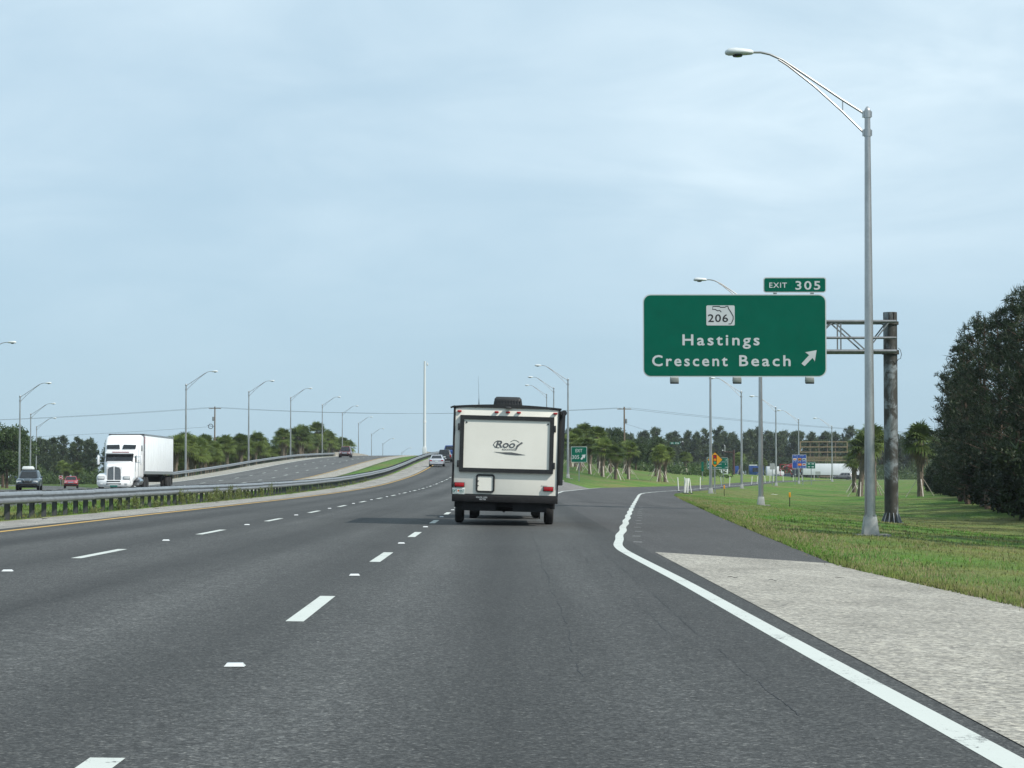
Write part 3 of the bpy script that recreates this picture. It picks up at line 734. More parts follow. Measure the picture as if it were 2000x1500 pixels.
# utility poles and wires
UP = [(-54,400,13.9),(17.6,345,12.1)]
tops = []
for (x, y, zt), lb in zip(UP, ('wooden utility pole with a coil of cable, rising above the palm row','wooden utility pole rising above the staked palms beside the ramp')):
    zb = g(x, y); t = thing('utility_pole', lb, 'utility pole', (x, y, zb), 0, 'utility poles'); h = zt - zb
    MB().lathe([(.17,-.2),(.11,h)], 10).build('pole', M['wood'], t)
    m = MB(); m.box((0,0,h-.35),(2.2,.1,.12)); ca = m.build('crossarm', M['wood'], t)
    m = MB()
    for dx in (-1,-.35,.35,1): m.lathe([(.04,h-.29),(.05,h-.2),(.03,h-.12)], 6, c=(dx,0,0))
    m.build('insulators', M['lamp_grey'], ca)
    m = MB(); m.lathe([(.14,h-2.6),(.16,h-2.55),(.16,h-1.9),(.1,h-1.85)], 8, c=(.3 if x > 0 else -.3,0,0)); m.build('transformer', M['galv'], t)
    if x < 0:
        m = MB(); c_ = [(-.75+.42*math.cos(a), 0, h-3.6+.42*math.sin(a)) for a in [2*math.pi*k/14 for k in range(15)]]; m.tube(c_, .06, 5, False); m.bar((-1.4,0,h-3.4),(-.2,0,h-3.6),.06); m.build('cable_coil', M['black_plastic'], t)
    tops.append(Vector((x, y, zt)))
def wire(a, b, sag, label, r=.016):
    a, b = Vector(a), Vector(b)
    pts = [a.lerp(b, k/16) - Vector((0,0,4*sag*(k/16)*(1-k/16))) for k in range(17)]
    tag(MB().tube(pts, r, 4).build('power_wire', M['black_plastic']), label, 'wire', 'power wires')
A, B = tops
for dx, dz in ((-1,-.15),(1,-.15)):
    wire(A+Vector((dx,0,dz)), B+Vector((dx,0,dz)), 1.0, 'thin power wires crossing high above the road between the two utility poles')
    wire(A+Vector((dx,0,dz)), (-135+dx,380,10.0), .8, 'power wires running from the coil-bearing pole out past the left treeline')
    wire(B+Vector((dx,0,dz)), (95+dx,430,9.2), .8, 'power wires running from the ramp pole away behind the green sign')
wire(A+Vector((0,0,-3.6)), (-135,380,7.0), .8, 'lower cable running out from the coil on the utility pole')
wire(B+Vector((0,0,-2.6)), (33,352,5.4), .1, 'guy wire slanting down from the ramp utility pole')
# ------------------------------------------------------------------ travel trailer (rear plane at local y = 0, forward +y)
def wheel(name, x, y, r, wd, parent, side, dual=False, rim='rim'):
    m = MB(); a, b = -wd/2, wd/2
    m.lathe([(r*.58,a+.02),(r*.86,a),(r*.97,a+.03),(r,a+.07*wd/.2),(r,b-.07*wd/.2),(r*.97,b-.03),(r*.86,b),(r*.58,b-.02)], 20, 'x')
    ty = m.build('tyre', M['rubber'], parent, loc=(x, y, r))
    m = MB(); m.lathe([(r*.62,-wd*.35),(r*.60,wd*.40),(r*.50,wd*.34),(r*.22,wd*.30),(r*.20,wd*.42),(0.001,wd*.42)], 16, 'x')
    rm = m.build('rim', M[rim], ty)
    if side < 0: rm.rotation_euler = (0, 0, math.pi)
    return ty
ry = 52.5; rx = -.19
rv = thing('travel_trailer', 'off-white travel trailer with black framed fold-out rear bed panel, seen from behind', 'trailer', (rx, ry, g(rx, ry)))
rv.rotation_euler = (0, R(1.55), R(.3))
def arch(w_, zb, zt, n=10): return [(-w_,zb),(w_,zb)] + [(w_*(1-2*k/n), zt + .06*(1-(1-2*k/n)**2)) for k in range(n+1)]
LEN = 6.2
MB().prism(arch(1.24,.70,2.80), .0, LEN, 'y').build('body', M['rv_white'], rv, .02)
m = MB(); a = arch(1.262,.70,2.81); b = arch(1.225,.74,2.775)
m.loft([[(p[0],-.012,p[1]) for p in a[1:]+a[:1]],[(p[0],.06,p[1]) for p in a[1:]+a[:1]],[(p[0],.06,p[1]) for p in b[1:]+b[:1]],[(p[0],-.012,p[1]) for p in b[1:]+b[:1]],[(p[0],-.012,p[1]) for p in a[1:]+a[:1]]], cap=False)
m.build('edge_trim', M['black_trim'], rv, smooth=20)
m = MB(); m.prism(arch(1.30,2.80,2.825), -.03, LEN, 'y'); m.build('roof', M['black_trim'], rv)
bed = ring_panel('bed_frame', -1.11, 1.13, 1.26, 2.61, .098, -.075, .01, .01, M['black_trim'], rv)
panel('bed_panel', -1.03, 1.05, 1.35, 2.52, -.045, .0, .01, M['rv_white'], bed)
for x_, z_ in ((-.955,2.44),(.985,2.44)): MB().lathe([(.02,-.055),(.02,-.044),(.0,-.043)], 10, 'y', (x_,0,z_)).build('snap', M['black_trim'], bed)
for x_, z_ in ((-1.135,2.33),(-1.135,1.45),(1.15,2.33),(1.15,1.45)): MB().box((x_,-.05,z_),(.05,.07,.16)).build('latch', M['black_plastic'], bed, .008)
sd = ring_panel('storage_door', -.70, -.25, .775, 1.215, .045, -.035, .01, .07, M['black_trim'], rv, 5)
panel('door_panel', -.665, -.285, .81, 1.18, -.018, .0, .05, M['rv_white'], sd)
for z_ in (1.05,.94): MB().box((-.645,-.03,z_),(.03,.02,.02)).build('hinge', M['black_plastic'], sd)
for x_, z_ in ((-1.09,.95),(1.03,.90)):
    tl = MB().box((x_,-.03,z_),(.225,.06,.095)).build('tail_light', M['red'], rv, .012)
    MB().box((x_,-.012,z_),(.25,.03,.115)).build('housing', M['black_plastic'], tl, .006)
for x_, z_ in ((-1.135,2.70),(-.25,2.70),(.02,2.70),(.28,2.70),(1.15,2.70)): MB().box((x_,-.025,z_),(.10,.05,.045)).build('marker_light', M['red'], rv, .014)
m = MB(); m.box((.03,-.07,2.81),(.16,.14,.05),None,.6,.8); m.build('rear_camera', M['black_plastic'], rv, .012)
pl = MB().box((-1.11,-.02,.80),(.30,.02,.155)).build('licence_plate', M['plate'], rv, .004)
lettering('DPT', -1.245, .765, .11, .075, -.032, M['plate_ink'], pl, 1.0, .01); lettering('Y057', -1.105, .765, .135, .075, -.032, M['plate_ink'], pl, 1.0, .01)
poly('plate_emblem', [(-1.125,.78),(-1.095,.79),(-1.10,.835),(-1.13,.82)], -.032, -.031, M['orange'], pl)
lettering('FLORIDA', -1.2, .853, .18, .018, -.032, M['plate_ink'], pl, 1.1); lettering('SUNSHINE STATE', -1.2, .733, .18, .016, -.032, M['plate_ink'], pl, 1.1)
bp = MB().box((0,-.02,.625),(2.52,.14,.15)).build('bumper', M['steel_dark'], rv, .015)
lettering('POLICE LIVES', -.68, .645, .26, .036, -.093, M['sign_white'], bp, 1.05, .015); lettering('MATTER', -.60, .597, .15, .036, -.093, M['sign_white'], bp, 1.05, .015)
lettering('ROCKWOOD', -.09, 1.795, .34, .042, -.05, M['logo_grey'], bed, 1.05, .01)
lettering('Roo', -.25, 1.86, .46, .17, -.05, M['logo_grey'], bed, .95, .02, .25)
stroke('logo_tail', [(-.16,1.85),(-.26,1.86),(-.305,1.92),(-.27,1.98),(-.20,2.02)], .02, -.05, M['logo_grey'], bed)
stroke('logo_back', [(.10,2.00),(.18,2.045),(.25,2.03),(.31,1.99)], .012, -.05, M['logo_grey'], bed)
poly('logo_emblem', [(.17,1.86),(.23,1.855),(.25,1.92),(.30,1.95),(.36,2.0),(.40,1.985),(.385,1.965),(.345,1.945),(.30,1.90),(.28,1.88),(.26,1.83),(.22,1.82),(.24,1.85)], -.052, -.049, M['logo_grey'], bed)
poly('logo_swoosh', [(-.30,1.755),(-.1,1.745),(.12,1.752),(.47,1.695),(.25,1.685),(.0,1.70)], -.051, -.049, M['logo_grey'], bed)
lettering('Rockwood', 1.0-.14, .965, .14, .02, -.006, M['logo_grey'], rv, 1.0, .01)
m = MB(); m.box((1.31,3.0,1.88),(.13,5.6,1.78)); m.build('side_slide', M['black_trim'], rv, .03)
m = MB(); m.tube([(1.36,-.05,2.72),(1.36,5.4,2.72)], .07, 10); m.build('awning_roll', M['black_plastic'], rv)
m = MB(); m.bar((1.33,-.03,1.0),(1.36,-.03,2.72),.06,.07); m.build('awning_arm', M['black_plastic'], rv)
m = MB(); m.box((-1.265,.02,1.75),(.02,.12,2.05)); m.bar((-1.35,0,2.78),(-1.24,0,2.82),.04); m.build('corner_trim', M['black_trim'], rv)
m = MB(); m.box((-1.27,.6,.95),(.04,.3,.12)); m.box((-1.27,.9,1.2),(.04,.2,.2)); m.build('side_hatches', M['black_plastic'], rv)
ac = MB(); rings = []
for z_, hw_, yl in ((2.86,.36,.50),(2.95,.36,.5),(3.10,.335,.46),(3.15,.29,.40)): rings.append([(x_+.02, 2.6+y_, z_) for x_, y_ in rrect(-hw_,hw_,-yl,yl,.08,3)])
ac.loft(rings); a_ = ac.build('air_conditioner', M['black_plastic'], rv)
for k in range(9): MB().box((-.27+.072*k+.02,2.11,2.99),(.02,.02,.16)).build('vent_fin', M['black_trim'], a_)
m = MB(); m.lathe([(.45,2.85),(.42,2.93),(.25,2.99),(.0,3.0)], 18, c=(-.62,3.9,0)); m.build('roof_dome', M['lamp_grey'], rv, smooth=60)
m = MB(); m.tube([(-.72,4.3,2.9),(-.73,4.3,3.2),(-.76,4.3,3.75)], [.02,.004,.0015], 5); m.build('antenna', M['steel_dark'], rv)
m = MB(); m.box((0,.4,.50),(2.3,.6,.12)); m.box((0,3,.52),(1.9,5.8,.14)); m.build('chassis', M['steel_dark'], rv)
for s in (-1, 1):
    m = MB(); m.bar((s*.35,.25,.42),(s*1.1,.25,.50),.07); m.box((s*1.14,.25,.5),(.12,.1,.16)); m.build('stabiliser_jack', M['steel_dark'], rv)
    m = MB(); m.box((s*.6,.12,.44),(.8,.16,.2)); m.build('under_tray', M['steel_dark'], rv)
    for y_ in (2.15, 2.98): wheel('wheel', s*1.11, y_, .355, .21, rv, s)
m = MB(); m.tube([(-1.0,2.15,.355),(1.0,2.15,.355)], .045, 8); m.tube([(-1.0,2.98,.355),(1.0,2.98,.355)], .045, 8); m.build('axles', M['steel_dark'], rv)
for s in (-.12, .1):
    m = MB(); m.tube([(s,6.6,.5),(s*1.1,6.8,.28),(s*.7,7.2,.25),(s*.3,7.6,.45)], .018, 5); m.build('safety_chain', M['chrome'], rv)
m = MB(); m.bar((-.8,6.1,.52),(0,7.6,.52),.1); m.bar((.8,6.1,.52),(0,7.6,.52),.1); m.bar((0,7.4,.52),(0,7.4,.2),.07); m.build('hitch', M['steel_dark'], rv)

# ------------------------------------------------------------------ cars (front towards local +y)
def car(name, label, cat, loc, rotz, paint, style, W=1.85, L=4.8, H=1.5, extras=(), group='cars on the highway', bare=False):
    t = thing(name, label, cat, loc, rotz, group); hw = W/2
    S = {'sedan':  dict(cl=.22, belt=.93, prof=[(-.5,.80,.86),(-.47,.90,.94),(-.40,.97,.98),(-.30,.97,1),(.0,.93,1),(.18,.92,1),(.22,.90,1),(.40,.80,.97),(.47,.70,.90),(.5,.60,.80)], gb=(-.42,.22), gr=(-.24,.06), zr=1.0),
         'suv':    dict(cl=.26, belt=1.02, prof=[(-.5,.95,.90),(-.48,1.03,.96),(-.3,1.04,1),(.1,1.03,1),(.22,1.02,1),(.40,.96,.98),(.47,.90,.92),(.5,.72,.84)], gb=(-.485,.19), gr=(-.43,.05), zr=1.0),
         'pickup': dict(cl=.34, belt=1.15, prof=[(-.5,1.10,.95),(-.49,1.12,.97),(-.2,1.12,1),(.05,1.14,1),(.20,1.13,1),(.42,1.08,.98),(.48,1.0,.94),(.5,.8,.88)], gb=(-.13,.23), gr=(-.10,.12), zr=1.0)}[style]
    z0 = S['cl']; belt = S['belt']
    rings = []
    for fy, zt, fw in S['prof']:
        w_ = hw*fw; y = fy*L; zb = z0 + (.10 if abs(fy) > .46 else 0)
        rings.append([(w_*.86,y,zb),(w_*.98,y,zb+.12),(w_,y,zb+(zt-zb)*.5),(w_*.985,y,zt-.14),(w_*.95,y,zt-.05),(w_*.82,y,zt),(0,y,zt+.02),(-w_*.82,y,zt),(-w_*.95,y,zt-.05),(-w_*.985,y,zt-.14),(-w_,y,zb+(zt-zb)*.5),(-w_*.98,y,zb+.12),(-w_*.86,y,zb)])
    body = MB().loft(rings).build('body', paint, t, smooth=50)
    # greenhouse
    b0, b1 = S['gb'][0]*L, S['gb'][1]*L; r0, r1 = S['gr'][0]*L, S['gr'][1]*L; zr = H
    wb, wr = hw*.90, hw*.68
    def rr(y0, y1, w_, z, c): return [(x_, y_, z) for x_, y_ in rrect(-w_, w_, y0, y1, c, 3)]
    zb_ = belt - .05
    gh = MB().loft([rr(b0,b1,wb,zb_,.12), rr(b0+(r0-b0)*.88, b1+(r1-b1)*.88, wr+(wb-wr)*.12, zb_+(zr-zb_)*.88,.12), rr(r0,r1,wr*.97,zr-.01,.14), rr(r0+.12,r1-.12,wr*.8,zr+.015,.14)])
    cab = gh.build('cabin', paint, t, smooth=50)
    def pt(u, fy, k, o=.012):   # u across -1..1, fy 0 rear .. 1 front, k up 0..1
        w_ = wb + (wr-wb)*k; ya = b0+(r0-b0)*k; yb = b1+(r1-b1)*k
        return Vector((u*w_, ya+(yb-ya)*fy, zb_+(zr-zb_)*k))
    def glass(name_, pts, off):
        ps = [p + off for p in pts]; n = len(ps); bk = [p - off*2.0 for p in ps]
        return MB().loft([ps, bk]).build(name_, M['glass'], cab, smooth=0)
    glass('windscreen', [pt(-.86,1,.10),pt(.86,1,.10),pt(.88,1,.86),pt(-.88,1,.86)], Vector((0,.02,.012)))
    glass('rear_window', [pt(-.82,0,.22),pt(.82,0,.22),pt(.80,0,.84),pt(-.80,0,.84)], Vector((0,-.02,.012)))
    for s in (-1, 1):
        for a, b in ((.08,.34),(.38,.62),(.66,.90)):
            glass('side_window', [pt(s,a+.02,.16),pt(s,b,.16),pt(s,b-.03,.86),pt(s,a+.05,.86)], Vector((s*.014,0,.004)))
        # lights, mirrors
        hl = MB().box((s*hw*.70, L*.487, z0+ (belt-z0)*.60), (hw*.40,.10,.15)).build('headlight', M['lens'], t, .03)
        zt_ = belt - .20 if style != 'pickup' else belt - .25
        tw, th_ = (hw*.34,.16) if style == 'sedan' else (.17,.34)
        MB().box((s*(hw*.74 if style == 'sedan' else hw*.84), -L*.49, zt_), (tw,.10,th_)).build('tail_light', M['red'], t, .02)
        MB().box((s*(hw+.10), b1-.25, belt+.06), (.2,.1,.14)).build('mirror', paint if 'bmir' not in extras else M['black_plastic'], t, .03)
        for y_ in (-L*.30, L*.31):
            wheel('wheel', s*(hw-.11), y_, .34 if style == 'sedan' else .37, .22, t, s)
            m = MB(); m.lathe([(.40,-.02),(.42,.012),(.0,.012)], 20, 'x', (0,0,0)); wa = m.build('wheel_arch', M['black_plastic'], body, loc=(s*(hw-.005), y_, .36)); wa.rotation_euler = (0,0,0 if s > 0 else math.pi)
    MB().box((0, L*.497, z0+.22), (W*.86,.08,.20)).build('front_bumper', paint if style == 'sedan' else M['steel_dark'], t, .03)
    MB().box((0, L*.495, z0+(belt-z0)*.58), (W*.42,.06,.2)).build('grille', M['black_plastic'] if 'chrome' not in extras else M['chrome'], t, .02)
    MB().box((0, -L*.497, z0+.16), (W*.88,.09,.22)).build('rear_bumper', M['chrome'] if 'rchrome' in extras else (paint if style == 'sedan' else M['black_plastic']), t, .03)
    MB().box((0, -L*.503, z0+(.40 if style == 'sedan' else .45)), (.32,.03,.16)).build('licence_plate', M['plate'], t)
    MB().box((0,0,z0+.02),(W*.8,L*.85,.12)).build('underbody', M['steel_dark'], t)
    if style == 'pickup': MB().box((0,-L*.5,.92),(W*.78,.05,.40)).build('tailgate', paint, t, .03)
    if 'box' in extras:
        MB().box((.15,-.7,H+.2),(1.0,1.4,.28),None,.82,.9).build('roof_box', M['lamp_grey'], t, .08)
        for y_ in (.2,-1.0): MB().box((0,y_,H+.04),(W*.72,.05,.06)).build('roof_rack', M['steel_dark'], t)
    if 'chrome_bars' in extras:
        for s in (-1,1): MB().bar((s*.18,L*.505,z0+.42),(s*.34,L*.505,z0+.70),.09,.05).build('grille_bar', M['chrome'], t, .01)
    return t
C = {k: car_paint('paint_'+k, c) for k, c in dict(slate=(.05,.07,.09), red=(.30,.010,.022), maroon=(.09,.008,.012), silver=(.42,.44,.48), black=(.015,.016,.018), blue=(.010,.05,.22), grey=(.11,.11,.11), navy=(.015,.025,.05), white=(.7,.7,.7)).items()}
pi = math.pi
car('suv', 'dark slate SUV with a pale roof box, coming down the entrance ramp', 'SUV', (-40.3,184,g(-40.3,184)), pi + R(8), C['slate'], 'suv', 1.9, 4.9, 1.66, ('box','chrome_bars'))
car('pickup_truck', 'small red pickup coming down the entrance ramp', 'pickup truck', (-59,295,g(-59,295)), pi + R(10), C['red'], 'pickup', 1.85, 5.0, 1.62, ('chrome',))
car('suv', 'maroon SUV coming over the crest of the oncoming road', 'SUV', (-27.2,360,g(-27.2,360)), pi, C['maroon'], 'suv', 1.95, 4.9, 1.85, ('chrome','chrome_bars'))
car('sedan', 'silver sedan ahead in the inner lane, beside the yellow line', 'car', (-9.25,272,g(-9.25,272)), 0, C['silver'], 'sedan', 1.85, 4.8, 1.45)
car('suv', 'black crossover between the silver sedan and the blue pickup', 'SUV', (-9.1,299,g(-9.1,299)), 0, C['black'], 'suv', 1.9, 4.7, 1.68)
car('pickup_truck', 'bright blue pickup climbing the bridge ahead of the black crossover', 'pickup truck', (-9.45,335,g(-9.45,335)), 0, C['blue'], 'pickup', 2.0, 5.6, 1.95, ('rchrome','bmir'))
car('pickup_truck', 'dark pickup towing the trailer, only its rear wheels showing beneath', 'pickup truck', (-.2,63.4,g(-.2,63.4)), 0, C['black'], 'pickup', 1.95, 5.6, 1.8)
car('suv', 'small black SUV on the far side street beyond the palms', 'SUV', (35.5,484,g(35.5,484)+.02), pi*.5, C['black'], 'suv', 1.85, 4.8, 1.7)
car('suv', 'grey crossover side-on in front of the long white trailer', 'SUV', (84.2,562,.46), pi*.5, C['grey'], 'suv', 1.85, 4.7, 1.7)
car('suv', 'black vehicle waiting at the end of the ramp below the blue sign', 'SUV', (64.5,500,g(64.5,500)+.02), -R(12), C['black'], 'suv', 1.95, 4.9, 1.85)
car('sedan', 'dark blue car side-on below the red car carrier', 'car', (70,563,.46), pi*.5, C['navy'], 'sedan', 1.85, 4.8, 1.5)
# yellow-green striped tail of the waiting vehicle
# ------------------------------------------------------------------ semi truck (front towards local +y)
st = thing('semi_truck', 'white semi truck with tall sleeper cab and plain white box trailer, coming towards us', 'truck', (-29.05,161,g(-29.05,161)), pi + R(.6)); st.scale = (1.04,1.04,1.06)
TW = M['truck_white']
def body_ring(y, w_, zb, zt, r=.12): return [(x_, y, z_) for x_, z_ in rrect(-w_, w_, zb, zt, r, 3)]
hood = MB().loft([body_ring(.10,.56,.80,1.72,.12), body_ring(-.05,.60,.78,1.80,.14), body_ring(-.9,.74,.76,1.95,.16), body_ring(-1.95,.98,.76,2.10,.16)]).build('hood', TW, st, smooth=50)
for s in (-1,1):
    m = MB(); rings = []
    for y_, zt, zb, xo in ((.20,1.02,.55,1.16),(.10,1.16,.55,1.22),(-.35,1.26,.60,1.25),(-.9,1.24,.7,1.25),(-1.5,1.05,.8,1.25),(-1.75,.9,.82,1.24)):
        xi_ = .52; rings.append([(s*xi_,y_,zb),(s*(xo-.05),y_,zb),(s*xo,y_,zb+.08),(s*xo,y_,zt-.14),(s*(xo-.14),y_,zt-.02),(s*xi_,y_,zt+.05)])
    m.loft(rings); fd = m.build('fender', TW, st, smooth=50)
    MB().box((s*.90,.22,.93),(.44,.07,.19)).build('headlight', M['lens'], fd, .03)
    MB().box((s*.90,.21,.93),(.48,.06,.23)).build('headlight_bezel', M['grille'], fd, .03)
    MB().box((s*.87,.345,.52),(.20,.03,.11)).build('fog_light', M['lens'], st, .02)
    g_ = poly('grille', [(s*.04,.80),(s*.46,.80),(s*.43,1.52),(s*.35,1.62),(s*.06,1.68)], .14, .19, M['grille'], st)
    for k in range(6):
        if k: MB().box((s*(.04+.42*k/6.4),.195,1.2),(.012,.012,.76)).build('grille_bar', M['chrome'], g_)
    MB().box((s*1.52,-2.15,2.18),(.17,.14,.66),None,.9,.9).build('mirror', TW, st, .05)
    m = MB(); m.bar((s*1.0,-2.25,2.0),(s*1.5,-2.2,2.0),.035); m.bar((s*1.0,-2.25,2.4),(s*1.5,-2.2,2.4),.035); m.build('mirror_arm', M['chrome'], st)
    m = MB(); m.tube([(s*1.14,-3.0,1.0),(s*1.14,-3.0,2.9),(s*1.14,-3.08,3.0)], .06, 8); m.build('exhaust_stack', M['chrome'], st)
    m = MB(); m.lathe([(.0,-4.6),(.30,-4.58),(.33,-4.5),(.33,-3.3),(.30,-3.22),(0,-3.2)], 14, 'y', (s*1.0,0,.68)); m.build('fuel_tank', M['chrome'], st)
    m = MB(); m.box((s*1.08,-2.7,.5),(.3,.9,.12)); m.build('step', M['rim'], st)
    wheel('wheel', s*1.05, -.75, .5, .28, st, s)
    for y_ in (-5.9,-7.2):
        wheel('wheel', s*1.10, y_, .5, .26, st, s); wheel('wheel', s*.79, y_, .5, .26, st, s)
    for y_ in (-17.6,-18.9):
        wheel('wheel', s*1.10, y_, .5, .26, st, s); wheel('wheel', s*.79, y_, .5, .26, st, s)
    m = MB(); m.box((s*.95,-19.7,.75),(.6,.02,.7)); m.build('mud_flap', M['rubber'], st)
    MB().box((s*.55,-10.2,.75),(.12,.12,1.0)).build('landing_leg', M['steel_dark'], st)
    # side windows of cab and sleeper
    MB().box((s*1.118,-2.55,2.25),(.02,.62,.50)).build('door_window', M['glass'], st, .02)
    MB().box((s*1.262,-4.2,3.02),(.02,.42,.40)).build('sleeper_window', M['glass'], st, .02)
    m = MB(); m.bar((s*1.20,-2.95,1.3),(s*1.20,-2.95,2.2),.03); m.build('grab_handle', M['chrome'], st)
MB().box((0,.195,1.25),(.07,.06,.98)).build('grille_spine', TW, st, .015)
m = MB(); m.tube([(-.5,.17,.78),(-.49,.17,1.50),(-.38,.17,1.66),(0,.17,1.74),(.38,.17,1.66),(.49,.17,1.50),(.5,.17,.78)], .035, 6); m.build('grille_surround', TW, st)
rings = []
for z_, wv, yv in ((.28,1.02,.22),(.34,1.14,.30),(.5,1.22,.33),(.70,1.24,.30),(.78,1.22,.24)):
    rings.append([(-wv,-.45,z_),(-wv,yv-.28,z_),(-wv*.82,yv,z_),(-.3,yv+.06,z_),(.3,yv+.06,z_),(wv*.82,yv,z_),(wv,yv-.28,z_),(wv,-.45,z_)])
bmp = MB().loft(rings).build('bumper', TW, st, smooth=50)
for z_, wv in ((.70,.50),(.52,.55)):
    MB().box((0,.375,z_),(wv*2*.95,.03,.07)).build('bumper_slot', M['black_plastic'], bmp, .01)
MB().box((-.02,.385,.36),(.5,.02,.12)).build('front_plate', M['plate_ink'], bmp)
cabm = MB().loft([body_ring(-1.9,1.02,.85,1.95,.1), body_ring(-2.0,1.06,.85,2.02,.1), body_ring(-2.42,1.09,.85,2.66,.16), body_ring(-2.9,1.11,.85,2.85,.16), body_ring(-3.4,1.11,.85,2.95,.16)]).build('cab', TW, st, smooth=50)
ws = MB(); ps = [(-.95,-1.97,2.02),(.95,-1.97,2.02),(.98,-2.36,2.60),(-.98,-2.36,2.60)]
ws.loft([[(a,b+.10,c) for a,b,c in ps],[(a,b-.1,c) for a,b,c in ps]]); wo = ws.build('windscreen', M['glass'], cabm, smooth=0)
MB().box((0,-2.16,2.69),(2.0,.35,.10),Matrix.Rotation(R(-14),3,'X')).build('sun_visor', TW, cabm, .02)
m = MB()
MB().box((-.1,-1.98,2.73),(1.2,.04,.04)).build('visor_stripe', M['red'], cabm)
slp = MB().loft([body_ring(-2.75,1.08,.85,2.80,.16), body_ring(-2.85,1.15,.85,3.0,.2), body_ring(-3.05,1.20,.85,3.28,.22), body_ring(-3.5,1.24,.85,3.80,.28), body_ring(-3.9,1.25,.85,3.94,.28), body_ring(-5.0,1.25,.85,3.98,.24)]).build('sleeper', TW, st, smooth=50)
for s in (-1,1):
    a = [(s*.10,-2.82,2.97),(s*1.02,-2.84,2.97),(s*1.05,-3.02,3.24),(s*.16,-2.98,3.26)]
    u = MB(); u.loft([[(x_,y_+.055,z_) for x_,y_,z_ in a],[(x_,y_-.1,z_) for x_,y_,z_ in a]]); u.build('sky_window', M['glass'], slp, smooth=0)
MB().box((0,-4.9,.72),(1.0,9.0,.22)).build('frame_rails', M['steel_dark'], st)
tr = MB().box((0,-12.45,2.62),(2.58,14.6,2.82)).build('trailer_box', M['trailer_white'], st, .03)
for s in (-1,1):
    MB().box((s*1.285,-12.45,1.30),(.05,14.62,.22)).build('bottom_rail', M['rim'], tr)
    MB().box((s*1.285,-12.45,4.0),(.05,14.62,.12)).build('top_rail', M['rim'], tr)
    MB().box((s*1.22,-5.14,2.65),(.16,.06,2.8)).build('front_corner_post', M['rim'], tr)
    MB().box((s*1.30,-5.28,3.62),(.03,.16,.5)).build('reflector', M['red'], tr)
    MB().box((s*1.30,-5.28,2.4),(.02,.16,1.9)).build('corner_strip', M['galv_dark'], tr)
    for k in range(12): MB().box((s*1.292,-5.9-1.22*k,2.68),(.012,.03,2.44)).build('panel_seam', M['trailer_white'], tr)
MB().box((0,-5.12,4.0),(2.58,.06,.12)).build('top_front_rail', M['galv_dark'], tr)
MB().box((0,-13.0,1.12),(1.1,13,.16)).build('trailer_chassis', M['steel_dark'], st)
MB().box((0,-18.2,.85),(1.6,2.6,.5)).build('bogie', M['steel_dark'], st)
# ------------------------------------------------------------------ vegetation
rng = np.random.default_rng(11)
def unit(v): return v/np.linalg.norm(v, axis=-1, keepdims=True)
def blades(C_, K, length, width, up=.3, rng=rng, spread=0.0):
    n = len(C_); c = np.repeat(C_, K, 0) + rng.normal(0, spread, (n*K,3)) if spread else np.repeat(C_, K, 0)
    d = unit(rng.normal(0,1,(n*K,3)) + np.array([0,0,up])); p = unit(np.cross(d, rng.normal(0,1,(n*K,3))))
    l = length*rng.uniform(.6,1.3,(n*K,1)); w_ = width*rng.uniform(.7,1.3,(n*K,1))
    V = np.stack([c-p*w_/2, c+p*w_/2, c+d*l], 1).reshape(-1,3); return V, np.arange(len(V)).reshape(-1,3)
def pine(seed, h, crown0, spread, nl, K, length, width, sub=5, density=1.0, rough=(.55,.6,.22)):
    r = np.random.default_rng(seed); m = MB(); lean = r.normal(0,.02,2)
    ax = lambda z: Vector((lean[0]*z + .12*math.sin(z*.5+seed), lean[1]*z + .1*math.cos(z*.4+seed), z))
    m.tube([ax(h*k/8) for k in range(9)], [h*.016*(1-.9*k/8)+.012 for k in range(9)], 7)
    cl = []
    for i in range(nl):
        z = crown0*h + (1-crown0)*h*((i+.3)/nl)**.9; f = (z/h-crown0)/(1-crown0)
        ln = spread*(1-f)**.6*(rough[0]+rough[1]*r.random())*(1.0 if f > .12 else .75) + .25; a = r.random()*6.283
        b = ax(z); dr = Vector((math.cos(a), math.sin(a), .15+.5*f)); e = b + dr*ln + Vector((0,0,.12*ln))
        m.tube([b, b.lerp(e,.5)+Vector((0,0,-.05*ln)), e], [.012+.018*ln*.4,.02,.008], 4, False)
        n = max(2, int(sub*(ln/spread+.35)*density))
        for k in range(n):
            t_ = .35+.65*r.random()**.7; q_ = b.lerp(e, t_); sp = .12+rough[2]*ln*(1-t_*.3)
            cl.append((q_.x+r.normal(0,sp*.6), q_.y+r.normal(0,sp*.6), q_.z+r.normal(0,sp*.35)))
    top = ax(h); cl += [(top.x,top.y,top.z),(top.x+.1,top.y,top.z-.25),(top.x-.1,top.y+.1,top.z-.4)]
    V, F = blades(np.array(cl), K, length, width, .55, r, length*.22)
    return m.mesh('trunk'), npmesh('crown', V, F)
